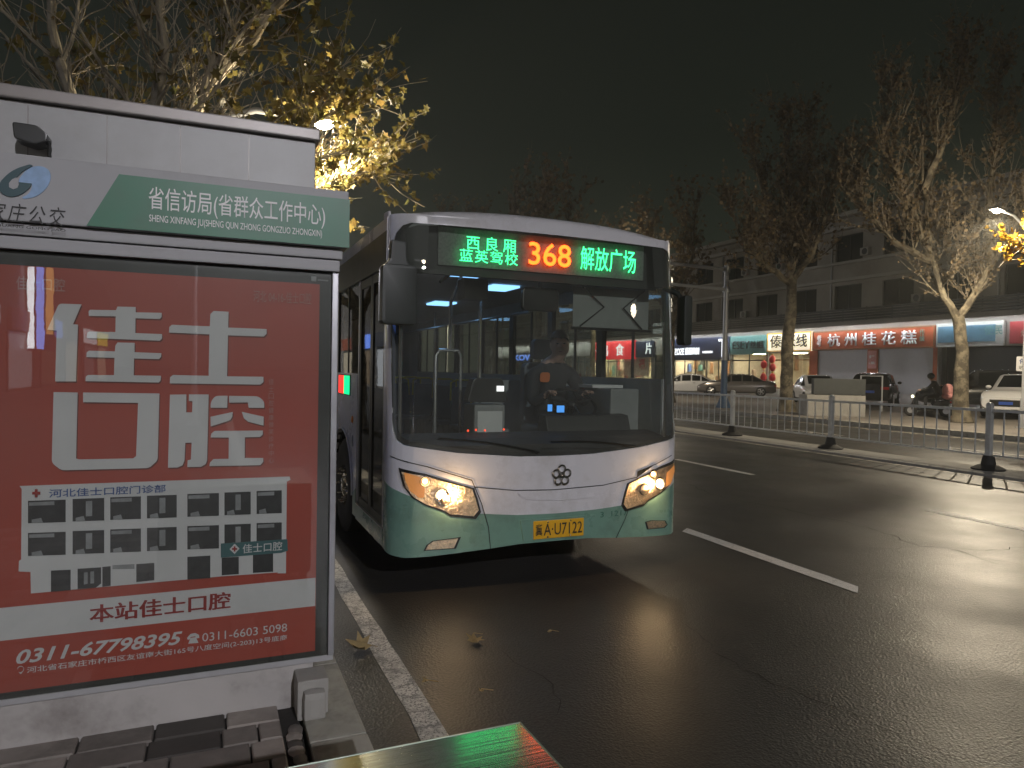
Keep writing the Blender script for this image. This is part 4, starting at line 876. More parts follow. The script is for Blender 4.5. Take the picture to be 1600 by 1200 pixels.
ds = MB(); ds.prism(rbox(2.90, 3.40, 1.02, 1.12, .04), (0, 6.05, 0), (1, 0, 0), (0, 0, 1), .5); ds.prism(rbox(2.91, 3.39, 1.12, 1.74, .08), (0, 6.5, 0), (1, 0, 0), (0, 0, 1), .11); ds.prism(rbox(3.02, 3.28, 1.77, 1.98, .05), (0, 6.52, 0), (1, 0, 0), (0, 0, 1), .09)
ds.build('driver_seat', 'seatblue', bus, bevel=.02)
# driver's side ledge and cabin barrier
MB().box(3.42, BX+HA-.055, 5.66, 6.9, .40, 1.50).build('cab_console', 'busgrey', bus, bevel=.02)
MB().box(3.36, 3.70, 5.9, 6.3, 1.50, 1.53).build('cab_shelf', 'sheetwhite', bus)
MB().box(2.55, 3.70, 6.95, 6.99, .4, 1.55).build('cab_partition', 'busgrey', bus, bevel=.01)
fb = MB().box(2.18, 2.48, 5.95, 6.25, .4, 1.34).build('fare_box', 'busgrey', bus, bevel=.03)
MB().box(2.21, 2.45, 5.944, 5.949, 1.02, 1.28).build('fare_box_face', 'sheetwhite', fb)
MB().prism(rounded([(2.12, 1.36), (2.52, 1.36), (2.46, 1.58), (2.18, 1.58)], .04), (0, 5.98, 0), (1, 0, 0), (0, 0, 1), .14).build('fare_reader', 'busdark', fb, bevel=.01)
MB().box(2.40, 2.47, 5.965, 5.972, 1.46, 1.51).build('reader_screen', 'E_white', fb)
hr = [[(1.98, 6.5, .4), (1.98, 6.5, 1.78), (2.01, 6.5, 1.84), (2.20, 6.5, 1.84), (2.23, 6.5, 1.78), (2.23, 6.5, .4)], [(2.60, 6.95, .4), (2.60, 6.95, 2.55)], [(1.62, 6.45, .4), (1.62, 6.45, 2.55)], [(2.12, 6.5, 1.84), (2.12, 6.5, 2.3), (2.16, 6.3, 2.55)], [(1.75, 8.5, .4), (1.75, 8.5, 2.55)], [(3.2, 8.6, .4), (3.2, 8.6, 2.55)], [(3.2, 10.6, .4), (3.2, 10.6, 2.55)], [(1.75, 10.6, .4), (1.75, 10.6, 2.55)], [(1.75, 6.45, 2.3), (1.75, 13.2, 2.3)], [(3.2, 7.0, 2.3), (3.2, 13.2, 2.3)]]
for p in hr: MB().tube(p, .017, 8).build('handrail', 'handrail', bus, smooth=True)
def seat(x, y):
    s_ = MB(); s_.prism(rbox(x-.21, x+.21, .80, .86, .02), (0, y, 0), (1, 0, 0), (0, 0, 1), .42)
    s_.prism(rounded([(x-.21, .86), (x+.21, .86), (x+.18, 1.40), (x-.18, 1.40)], .07), (0, y+.38, 0), (1, 0, 0), (0, 0, 1), .05)
    s_.box(x-.05, x+.05, y+.1, y+.3, .37, .80)
    o = s_.build('passenger_seat', 'seatblue', bus, bevel=.012)
    MB().tube([(x-.2, y+.42, 1.2), (x-.19, y+.43, 1.46), (x-.1, y+.44, 1.5), (x+.1, y+.44, 1.5), (x+.19, y+.43, 1.46), (x+.2, y+.42, 1.2)], .016, 8).build('seat_handle', 'yellow', o, smooth=True)
for y in (7.6, 8.5, 9.4, 10.3, 11.5, 12.4):
    for x in (1.55, 3.42): seat(x, y)
for y in (11.5, 12.4):
    for x in (2.05, 2.95): seat(x, y)
for x in (2.05, 2.5, 2.95): seat(x, 12.9)
for y in (6.9, 9.0, 11.2):
    MB().box(2.72, 3.02, y, y+.42, 2.535, 2.557).build('ceiling_lamp', 'E_ceil', bus)
MB().box(2.05, 2.35, 6.1, 6.4, 2.535, 2.557).build('ceiling_lamp', 'E_ceil', bus)
# sun blind with folding arms, inside mirror, door gear
sb = MB().box(2.90, 3.68, 5.46, 5.47, 2.04, 2.40).build('sun_blind', 'busgrey', bus)
sbm = mat('sun_blind_grey', (.26, .28, .27), .7); sb.data.materials[0] = sbm
for x, d in ((2.98, .22), (3.62, -.22)):
    MB().tube([(x, 5.44, 2.40), (x+d, 5.44, 2.23), (x-.02, 5.44, 2.05)], .008, 6).build('folding_arm', 'busdark', sb)
MB().tube([(2.88, 5.45, 2.035), (3.70, 5.45, 2.035)], .012, 8).build('blind_bar', 'busdark', sb)
im = MB().prism(rounded([(2.40, 2.16), (2.74, 2.16), (2.74, 2.36), (2.40, 2.36)], .05), (0, 5.42, 0), (1, 0, 0), (0, 0, 1), .05).build('inside_mirror', 'busdark', bus, bevel=.01)
MB().tube([(2.57, 5.45, 2.36), (2.57, 5.47, 2.56)], .012, 8).build('mirror_stem', 'busdark', im)
MB().tube([(1.7, 5.5, 2.36), (1.86, 5.6, 2.48), (2.0, 5.55, 2.52)], .012, 8).build('door_gear', 'busdark', bus)
MB().box(1.98, 2.20, 5.7, 5.9, 2.26, 2.44).build('speaker_box', 'busgrey', bus, bevel=.02)

# the driver: one body, seated, both hands on the wheel, looking out to the kerb side of the road
hc = Vector((3.13, 6.16, 1.915)); lookd = Vector((-.30, -.95, -.06))
J = {}; B = []
J['pelvis'] = ((3.13, 6.30, 1.18), (.17, .13)); J['waist'] = ((3.13, 6.32, 1.34), (.16, .12)); J['chest'] = ((3.13, 6.32, 1.52), (.175, .125)); J['collar'] = ((3.13, 6.29, 1.68), (.13, .09)); J['neck'] = ((3.13, 6.23, 1.77), .074)
B += [('pelvis', 'waist'), ('waist', 'chest'), ('chest', 'collar'), ('collar', 'neck')]
f_, s_, u_ = head(J, B, hc, lookd, 'neck', 1.14)
for q, nm in ((-1, 'l'), (1, 'r')):
    J['sh'+nm] = ((3.13+q*.215, 6.30, 1.615), .085); J['el'+nm] = ((3.13+q*.29, 6.14, 1.34), .056)
    wr = cw+ua*q*.205+ub*.09+Vector((0, .075, .02)); J['wr'+nm] = (wr, .035)
    B += [('collar', 'sh'+nm), ('sh'+nm, 'el'+nm), ('el'+nm, 'wr'+nm)]
    hand(J, B, wr, -q, Vector((-q*.05, -.8, .35)), Vector((0, -.45, -.85)), 'wr'+nm)
    J['hip'+nm] = ((3.13+q*.11, 6.2, 1.17), .095); J['kn'+nm] = ((3.13+q*.16, 5.84, 1.13), .068); J['an'+nm] = ((3.13+q*.15, 5.78, .72), .045); J['to'+nm] = ((3.13+q*.15, 5.70, .68), .04)
    B += [('pelvis', 'hip'+nm), ('hip'+nm, 'kn'+nm), ('kn'+nm, 'an'+nm), ('an'+nm, 'to'+nm)]
wrists = [J['wrl'][0], J['wrr'][0]]
def pt(c):
    if c.z > 1.735 and c.y < 6.36 and abs(c.x-3.13) < .15: return 0
    if any((c-w).length < .15 and c.y < w.y-.012 for w in wrists): return 0
    return 2 if c.z < 1.2 and c.y < 6.25 else 1
drv = figure('person', J, B, pt, ['skin', 'jacket', 'trouser'])
tag(drv, 'bus driver in a dark jacket with an orange badge behind the windscreen', 'person')
hair_cap(hc+u_*.008, lookd, drv, k=1.0)
ey = MB()
for q in (-1, 1): ey.ball(hc+f_*.083+s_*.034*q+u_*.012, (.013, .009, .006), 8, 6)
ey.build('eyes', 'ink', drv, smooth=True)
mm_ = MB(); mm_.ball(hc+f_*.083-u_*.066, (.022, .008, .006), 8, 6); mm_.build('mouth', mat('lips', (.36, .16, .14), .5), drv, smooth=True)
MB().prism(rounded([(-.05, -.05), (.05, -.05), (.05, .045), (-.05, .045)], .03), (2.985, 6.172, 1.595), (1, -.1, 0), (0, -.15, 1), .006).build('badge', 'badge', drv)

# ================================================================ STREET LAMPS
def street_lamp(name, label, base, arm, h, power, col=(1, .85, .62), group='street lamps', spill=.38, soft=.05):
    """pole with a curved arm; the lamp head hangs at base + arm, height h"""
    b = Vector(base); d = Vector((arm[0], arm[1], 0)); t = thing(name, label, 'street lamp', b, 0, group)
    MB().tube([(0, 0, 0), (0, 0, .9), (0, 0, .95), (0, 0, h-.6)], [.10, .10, .075, .055], 12).build('pole', 'pole', t, smooth=True)
    MB().tube([(0, 0, h-.62), tuple(d*.15+Vector((0, 0, h-.15))), tuple(d*.5+Vector((0, 0, h+.08))), tuple(d*.94+Vector((0, 0, h+.10)))], [.05, .045, .04, .035], 10).build('arm', 'pole', t, smooth=True)
    MB().box(-.16, .16, -.16, .16, 0, .03).build('base_plate', 'pole', t)
    u = d.normalized(); s = Vector((-u.y, u.x, 0)); L = .62
    c = d+Vector((0, 0, h))
    mt = Matrix((( u.x, s.x, 0, c.x), (u.y, s.y, 0, c.y), (0, 0, 1, c.z), (0, 0, 0, 1)))
    hd = MB(); hd.box(-.27, .27, -.13, .13, .055, .13, mt); ho = hd.build('lamp_head', 'lamphead', t, bevel=.03)
    MB().ball(c+Vector((0, 0, .045)), (.13, .10, .075), 14, 8).build('lamp_glass', 'E_street', ho, smooth=True)
    for kind, en in (('SPOT', power), ('POINT', power*spill)):                    # downward spot plus an added all-round point light that brightens the crowns
        l = bpy.data.lights.new('lamp_light', kind); l.energy = en; l.color = col; l.shadow_soft_size = soft
        if kind == 'SPOT': l.spot_size = R(164); l.spot_blend = .35
        lo = bpy.data.objects.new('lamp_light', l); COL.objects.link(lo); lo.parent = t; lo.location = c-Vector((0, 0, .18))
    return t
street_lamp('street_lamp', 'lit street lamp among the yellow leaves above the bus shelter roof', (-.35, 9.5, .15), (1.66, 0), 4.64, 260, spill=1.1)
street_lamp('street_lamp', 'lit street lamp at the right edge above the gold leaves', (23.3, 13.9, .15), (-2.35, -.5), 6.36, 1850, spill=.3)
# the rest of the row, unseen, put in to light bus, shelter and cars
for i, (x, y, a, h, p) in enumerate(((-.4, -13, 2.2, 8.2, 2900), (-.4, 44, 2.2, 7.8, 3000), (-.4, 72, 2.2, 7.8, 2600))):
    street_lamp('street_lamp', 'unseen street lamp farther along the near pavement', (x, y, .15), (a, 0), h, p, (.97, .95, 1), spill=.7)
for i, (x, y) in enumerate(((24.5, -14), (23.8, 33), (24.5, 76))):
    street_lamp('street_lamp', 'unseen street lamp farther along the far pavement', (x, y, .15), (-2.2, 0), 8.2, (1900 if y < 40 else 5000) if y > 0 else 1000, spill=.25, soft=.35)

# ================================================================ TREES
def maple(rn, c, n, a, s):
    """lobed leaf of size s at c, facing n, folded a little along its rib"""
    n = n.normalized(); u = n.orthogonal().normalized(); v = n.cross(u); u, v = u*math.cos(a)+v*math.sin(a), v*math.cos(a)-u*math.sin(a)
    out = [(0, -.45), (.16, -.22), (.50, -.26), (.34, -.02), (.52, .22), (.22, .18), (0, .55), (-.22, .18), (-.52, .22), (-.34, -.02), (-.50, -.26), (-.16, -.22)]
    fo = rn.uniform(-.3, .6); q_ = rn.uniform(.7, 1.05); cu2 = rn.uniform(-.5, .5)
    vs = [c+u*(x*s*q_)+v*(y*s)+n*((abs(x)*fo+y*y*cu2)*s) for x, y in out]
    return vs, [(0, 1, 2, 3, 4, 5, 6), (0, 6, 7, 8, 9, 10, 11)]
def simple_leaf(rn, c, n, a, s):
    n = n.normalized(); u = n.orthogonal().normalized(); v = n.cross(u); u, v = u*math.cos(a)+v*math.sin(a), v*math.cos(a)-u*math.sin(a)
    vs = [c+u*(x*s)+v*(y*s) for x, y in ((0, -.5), (.42, -.18), (.3, .22), (0, .5), (-.34, .2), (-.42, -.2))]
    return vs, [(0, 1, 2, 3, 4, 5)]
def rvec(rn):
    while True:
        v = Vector((rn.uniform(-1, 1), rn.uniform(-1, 1), rn.uniform(-1, 1)))
        if .1 < v.length < 1: return v.normalized()
def tree(label, base, trunk, limbs, nsec, ntwig, twiglen, nleaf, leafsize, seed, leafm, upb=.6, detail=False, group=None, leafgate=None, curl=.18, trunk_r=.24, name='plane_tree', barkm='bark', tw=(.010, .003), spread=.75, droop=0.):
    """trunk: points above the base; limbs: lists of points starting at the trunk top"""
    rn = random.Random(seed); t = thing(name, label, 'tree', base, 0, group)
    wood, twg, lv = MB(), MB(), MB()
    tr = [Vector(p) for p in trunk]; n = len(tr)
    # trunk with a flared foot and uneven girth
    pp, rr = [], []
    for i in range(n-1):
        for q in range(4):
            f = (i+q/4)/(n-1); pp.append(tr[i].lerp(tr[i+1], q/4)+Vector((rn.uniform(-.015, .015), rn.uniform(-.015, .015), 0))); rr.append(trunk_r*(1.0-.28*f)*(1+.55*max(0, 1-f*9))*rn.uniform(.95, 1.07))
    pp.append(tr[-1]); rr.append(trunk_r*.74); wood.tube(pp, rr, 12)
    secs = []
    for lb in limbs:
        L = [Vector(p) for p in lb]; pts = []
        for i in range(len(L)-1):
            for q in range(4): pts.append(L[i].lerp(L[i+1], q/4)+rvec(rn)*.04)
        pts.append(L[-1]); m = len(pts); r0_ = trunk_r*.5
        wood.tube(pts, [r0_*(1-.86*i/(m-1))+.012 for i in range(m)], 8)
        for k_ in range(nsec):
            i = min(m-1, int(m*(.12+.88*(k_+rn.random())/nsec))); p = pts[i]; dr_ = (pts[min(i+1, m-1)]-pts[max(i-1, 0)]).normalized()
            d = (dr_*.55+rvec(rn)*spread+Vector((0, 0, upb))).normalized(); ln = twiglen*rn.uniform(.8, 1.7)*(1.15-.5*i/m)
            sp = [p]; dd = d
            for q in range(5):
                dd = (dd+rvec(rn)*curl+Vector((0, 0, .10*upb-.05*droop))).normalized(); sp.append(sp[-1]+dd*ln/5)
            r1_ = .034*(1-.4*i/m); wood.tube(sp, [r1_*(1-.14*q) for q in range(6)], 5, False); secs.append((sp, ln))
    for sp, ln in secs:
        for k_ in range(ntwig):
            i = rn.randint(1, 5); p = sp[i-1].lerp(sp[i], rn.random()); dr_ = (sp[i]-sp[i-1]).normalized()
            d = (dr_*.6+rvec(rn)*.7+Vector((0, 0, upb*.6-droop*.5))).normalized(); l2 = twiglen*rn.uniform(.35, .95)
            tp = [p]; dd = d
            for q in range(4):
                dd = (dd+rvec(rn)*curl*1.3+Vector((0, 0, .12*upb-.22*droop))).normalized(); tp.append(tp[-1]+dd*l2/4)
            twg.tube(tp, [tw[0]-(tw[0]-tw[1])*q/4 for q in range(5)], 4 if detail else 3, False)
            for q in range(nleaf):
                if rn.random() > .75: continue
                i2 = rn.randint(1, 4); c = tp[i2-1].lerp(tp[i2], rn.random())+rvec(rn)*leafsize*.55
                w = c+Vector(base)
                if leafgate and rn.random() > leafgate(w): continue
                f = maple if detail else simple_leaf
                lv.add(*f(rn, c, (rvec(rn)+Vector((0, -.5, .3))), rn.uniform(0, 6.28), leafsize*rn.uniform(.6, 1.2)))
    wood.build('trunk', barkm, t, smooth=True, fix=False)
    cr2 = twg.build('crown', 'twig' if barkm == 'barknear' else 'twigfar', t, fix=False)
    if lv.v: lv.build('leaves', leafm, cr2, fix=False)
    return t
# near pavement: bare-branched plane tree behind the shelter, still leafy by the lamp
LQ = Vector((1.31, 9.5, 4.62))
def gate(w):
    q = w-LQ; dd = (CAM-LQ).normalized(); t_ = q.dot(dd)
    if q.length < .45 or (0 < t_ < 2.6 and (q-dd*t_).length < .22): return 0
    a = max(0, min(1, (w.x+.1)/1.4)); return .07+.9*a*max(.3, min(1, (9.2-w.z)/3.5))
tree('pale bare plane tree with yellow leaves spreading behind the bus shelter', (-.75, 9.3, .15), [(0, 0, 0), (.03, .02, 1.4), (0, 0, 2.7)],
     [[(0, 0, 2.6), (.25, .0, 3.7), (.7, -.1, 4.9), (1.0, -.1, 6.6)], [(0, 0, 2.6), (-.5, .1, 3.8), (-.9, 0, 5.2), (-1.0, -.1, 7.2)], [(0, 0, 2.5), (.6, -.2, 3.1), (1.5, -.4, 3.8), (2.0, -.5, 4.7)],
      [(0, 0, 2.6), (-1.0, -.3, 3.4), (-2.2, -.5, 4.4), (-2.7, -.6, 6.0)], [(0, 0, 2.6), (.1, -.7, 3.6), (.3, -1.4, 4.6), (.2, -1.7, 6.2)], [(0, 0, 2.5), (1.0, .3, 3.2), (1.9, .5, 3.6), (2.3, .5, 4.1)], [(.7, -.1, 4.9), (1.3, -.3, 5.6), (1.8, -.4, 6.3)]],
     17, 13, 1.0, 10, .14, 21, 'leafnear', .42, True, None, gate, .20, .17, barkm='barknear', tw=(.0085, .003))
tree('leafy plane tree lit from below beyond the shelter lamp', (-.9, 17.5, .15), [(0, 0, 0), (0, .02, 1.6), (.05, 0, 3.0)],
     [[(0, 0, 2.9), (.5, .2, 4.0), (1.1, .2, 5.4), (1.3, .2, 7.2)], [(0, 0, 2.9), (-.7, 0, 4.2), (-1.1, .1, 6.0), (-1.2, 0, 7.6)], [(0, 0, 2.9), (1.0, .4, 3.6), (2.2, .6, 4.4), (2.6, .8, 5.6)], [(0, 0, 2.9), (-.6, -.8, 4.0), (-1.2, -1.4, 5.5), (-1.4, -1.6, 7.2)]],
     8, 9, 1.4, 6, .19, 22, 'leafnear', .5, False, None, None, .2, .2)
# far pavement
row = 'plane trees along the far pavement'
def to_local(base, px, py, depthshift=0.):
    """point above base, in the vertical plane through it square to the view"""
    b = Vector(base); hd = Vector((fw.x, fw.y, 0)).normalized(); n = hd; d = ray(px, py); t = ((b-CAM).dot(n)+depthshift)/d.dot(n); return tuple(CAM+d*t-b)
b1 = (22.2, 22.6, .15)
def T(b, *pts): return [to_local(b, *p) for p in pts]
tree('tall plane tree with sparse brown leaves left of the concrete block', b1, [(0, 0, 0)]+T(b1, (1229, 590), (1230, 540), (1236, 480), (1237, 430)),
     [T(b1, (1237, 435), (1222, 390, .5), (1196, 320, .9), (1178, 235, 1.2)), T(b1, (1237, 435), (1247, 380, -.4), (1262, 300, -.6), (1268, 190, -.4)), T(b1, (1236, 440), (1240, 370, .3), (1228, 280, .2), (1225, 200, .2)), T(b1, (1237, 440), (1270, 395, -.9), (1290, 340, -1.6), (1300, 270, -2.0)), T(b1, (1236, 445), (1205, 420, -.8), (1165, 390, -1.5), (1145, 330, -1.8))],
     20, 14, 1.45, 6, .15, 31, 'leaffar', .7, False, row, None, .14, .27, tw=(.012, .004), spread=.95)
b2 = (23.8, 16.2, .15)
tree('forked plane tree whose right limb glows under the street lamp', b2, [(0, 0, 0)]+T(b2, (1501, 610), (1503, 550), (1497, 495)),
     [T(b2, (1497, 500), (1470, 452), (1455, 400, .2), (1443, 290, .3), (1440, 180, .3)), T(b2, (1497, 500), (1522, 460), (1550, 412, -.3), (1592, 350, -.8), (1630, 260, -1.2)), T(b2, (1455, 405, .2), (1425, 330, .5), (1390, 240, .9), (1375, 140, 1.1)), T(b2, (1443, 300, .3), (1470, 230, -.2), (1495, 150, -.5), (1500, 90, -.6)), T(b2, (1550, 412, -.3), (1545, 330, .2), (1555, 220, .5), (1560, 110, .6)), T(b2, (1455, 410, .2), (1400, 380, .9), (1350, 330, 1.6), (1335, 260, 1.9))],
     19, 15, 1.35, 7, .13, 32, 'leaffar', .7, False, row, None, .14, .25, tw=(.010, .004), spread=.95)
def std_limbs(k=1.): return [[(0, 0, 4.6*k), (.5, .3, 6.4*k), (1.0, .5, 8.2*k), (1.2, .6, 10.4*k)], [(0, 0, 4.6*k), (-.6, .2, 6.2*k), (-1.2, .2, 8.2*k), (-1.5, .1, 10.2*k)], [(0, 0, 4.6*k), (.1, -.7, 6.4*k), (.3, -1.2, 8.4*k), (.2, -1.5, 10.8*k)], [(0, 0, 4.6*k), (0, .8, 6.0*k), (-.2, 1.6, 7.6*k), (-.3, 2.0, 9.6*k)]]
far = tree('plane tree of the far row just past the bus roof', (22.0, 30.5, .15), [(0, 0, 0), (.02, 0, 2.4), (0, 0, 4.7)], std_limbs(.9), 15, 11, 1.5, 4, .2, 33, 'leaffar', .75, False, row, None, .14, .2, tw=(.013, .005), spread=.95)
for i, (y, rz, s, lab) in enumerate(((38.5, 1.2, 1.0, 'plane tree seen over the right half of the bus roof'), (46.5, 2.6, 1.05, 'plane tree seen over the middle of the bus roof'), (55, 4.1, 1.0, 'plane tree seen over the left half of the bus roof'), (64, 5.2, 1.1, 'farthest plane tree of the far row'))):
    copy_thing(far, (21.9, y, .15), rz, lab, s*(1.0 if i == 0 else 1.42))
copy_thing(far, (24.2, 9.0, .15), 2.2, 'plane tree at the right edge behind the gold leaves', .95)
# gold branch reaching in beside the right lamp
b3 = (24.6, 11.6, .15)
tree('gold-leaved branch of a plane tree beside the right street lamp', b3, [(0, 0, 0), (0, .05, 2.0), (0, .1, 3.6)],
     [[(0, .1, 3.5), (-.3, 1.0, 4.4), (-.6, 2.0, 5.0)]+T(b3, (1600, 385, -.6), (1560, 420, -.8)), [(0, .1, 3.5), (-.2, 1.3, 4.8)]+T(b3, (1640, 350, -.4), (1580, 385, -.6)), [(0, .1, 3.5), (.6, .6, 5.2), (1.0, .7, 7.0)]],
     7, 9, .62, 6, .16, 36, 'leafgold', .25, True, None, None, .2, .16, tw=(.008, .003), spread=.9)

# fallen leaves on the tarmac
def fallen(px, py, s, a, label, z=.012):
    p = at(px, py, 2, 0); rn = random.Random(int(px)); mb = MB(); vs, fs = maple(rn, Vector((0, 0, 0)), Vector((.12, -.2, 1)), a, s)
    k_ = len(vs); rr = [Vector((v.x, v.y, abs(v.z)*1.3+.002+.28*(v.x**2+v.y**2)/s+rn.uniform(0, .012))) for v in vs]
    mb.add(rr+[v+Vector((0, 0, .002)) for v in rr], fs+[tuple(i+k_ for i in f[::-1]) for f in fs])
    mb.tube([rr[0], rr[0]+Vector((math.sin(a)*.05, -.05, .006))], .002, 5)
    o = mb.build('fallen_leaf', 'deadleaf'); o.location = (p.x, p.y, z-.008); return tag(o, label, 'leaf', 'fallen leaves on the road')
fallen(562, 1016, .16, .4, 'crumpled dry leaf in the dark gutter left of the white line')
fallen(742, 1005, .13, 2.2, 'dry leaf lying on the open road in front of the bus')
fallen(664, 1068, .035, 1.0, 'tiny leaf scrap close to the white line')
fallen(752, 1083, .03, 2.0, 'tiny leaf scrap on the road right of the white line')
fallen(859, 990, .03, .5, 'tiny leaf scrap alone on the tarmac in front of the number plate')

# ================================================================ NEAR FOREGROUND: metal box top
zb_ = .86; c0 = at(812, 1130, 2, zb_)
bx = placed('metal_box', 'green metal box top in front mirroring the red and green display', 'metal box', (c0.x-.45, c0.y-.25, .15))
MB().box(c0.x-.95, c0.x, c0.y-.60, c0.y-.02, .86-.62, zb_-.009).build('cabinet', 'greenbox', bx, bevel=.01)
def brushed():
    m, nt, p = newmat('brushed_top'); L = nt.links; t = N(nt, 'ShaderNodeTexCoord'); mp = N(nt, 'ShaderNodeMapping'); mp.inputs['Scale'].default_value = (3, 90, 1); L.new(t.outputs['Object'], mp.inputs[0])
    no = N(nt, 'ShaderNodeTexNoise', i_Scale=1., i_Detail=6.); L.new(mp.outputs[0], no.inputs['Vector'])
    b = N(nt, 'ShaderNodeBump', i_Strength=.035, i_Distance=.01); L.new(no.outputs['Fac'], b.inputs['Height']); L.new(b.outputs[0], p.inputs['Normal'])
    p.inputs['Base Color'].default_value = (.72, .78, .72, 1); p.inputs['Metallic'].default_value = 1; p.inputs['Roughness'].default_value = .14; return m
tl_ = Matrix.Translation((0, c0.y, zb_)) @ Matrix.Rotation(R(-1.8), 4, 'X') @ Matrix.Translation((0, -c0.y, -zb_))
MB().box(c0.x-.952, c0.x+.002, c0.y-.622, c0.y+.002, zb_-.008, zb_, tl_).build('lid', brushed(), bx, bevel=.003)
MB().tube([(c0.x-.952, c0.y+.004, zb_-.003), (c0.x+.003, c0.y+.004, zb_-.003), (c0.x+.003, c0.y-.62, zb_+.016)], .004, 6).build('lid_edge', 'chromeedge', bx)
lg = MB()
for x in (c0.x-.9, c0.x-.05):
    for y in (c0.y-.57, c0.y-.05): lg.box(x-.025, x+.025, y-.025, y+.025, .15, .24)
lg.build('leg', 'busdark', bx)

# ================================================================ ROAD RAILING on the median
fx = 12.72
fe = placed('road_railing', 'grey steel median railing with black rubber feet along the road', 'railing', (fx, 20, .045))
fy = [1.3, 4.7, 8.15, 11.62, 14.85]+[14.85+3.4*i for i in range(1, 20)]
for y in fy:
    p = MB().box(fx-.045, fx+.045, y-.045, y+.045, .05, 1.20).ball((fx, y, 1.21), (.06, .06, .035), 10, 6).build('post', 'fence', fe, bevel=.006)
    MB().lathe([(.0, .045), (.26, .045), (.27, .07), (.20, .11), (.12, .14), (.085, .30), (.0, .30)], (fx, y, 0), 'Z', 14).build('rubber_foot', 'fencefoot', p, smooth=True)
for y0_, y1_ in zip(fy, fy[1:]):
    mb = MB()
    mb.box(fx-.022, fx+.022, y0_+.045, y1_-.045, 1.075, 1.125); mb.box(fx-.016, fx+.016, y0_+.045, y1_-.045, .29, .325)
    n = 13
    for i in range(1, n+1):
        y = y0_+(y1_-y0_)*i/(n+1); mb.tube([(fx, y, .32), (fx, y, 1.08)], .0135, 6)
    mb.build('rail_panel', 'fence', fe)

# ================================================================ SIGNAL GANTRY
pb = Vector((21.4, 25.6, .15))
gp = placed('gantry_pole', 'grey gantry pole with blue foot and two long arms over the road', 'pole', pb)
MB().tube([pb+Vector((0, 0, 2.15)), pb+Vector((0, 0, 6.55))], [.125, .10], 14).build('pole', 'pole', gp, smooth=True)
MB().tube([pb+Vector((0, 0, .45)), pb+Vector((0, 0, 2.15))], [.145, .14], 14).build('pole_wrap', 'poleblue', gp, smooth=True)
MB().lathe([(.0, .5), (.16, .5), (.30, .12), (.36, .0)], pb, 'Z', 14).build('pole_foot', 'poleblue', gp, smooth=True)
for z in (6.25, 5.35):
    a_ = MB().tube([pb+Vector((.15, 0, z)), pb+Vector((-9, 0, z+.15))], [.085, .05], 10).build('arm', 'pole', gp, smooth=True)
    MB().tube([pb+Vector((0, 0, z-.12)), pb+Vector((0, 0, z+.12))], .16, 12).build('arm_collar', 'pole', a_, smooth=True)

# ================================================================ CONCRETE BLOCK with dark panel
pc = by_depth(1300, 27.0); pc.z = .15
dv = Vector((fw.x, fw.y, 0)).normalized()
cb = thing('concrete_block', 'pale concrete block with a dark panel behind the railing', 'concrete block', pc, -YAW-R(4))
MB().box(-1.08, 1.08, -.45, .45, 0, .80).build('block', 'concrete', cb, bevel=.02)
MB().box(-.84, 1.06, -.47, -.20, .82, 1.42).build('panel', mat('panel_dark', (.055, .06, .06), .45), cb, bevel=.01)
MB().tube([(1.15, .2, .2), (1.15, .2, 1.55), (1.95, .2, 1.55), (1.95, .2, .2)], .03, 8).build('frame', 'pole', cb)

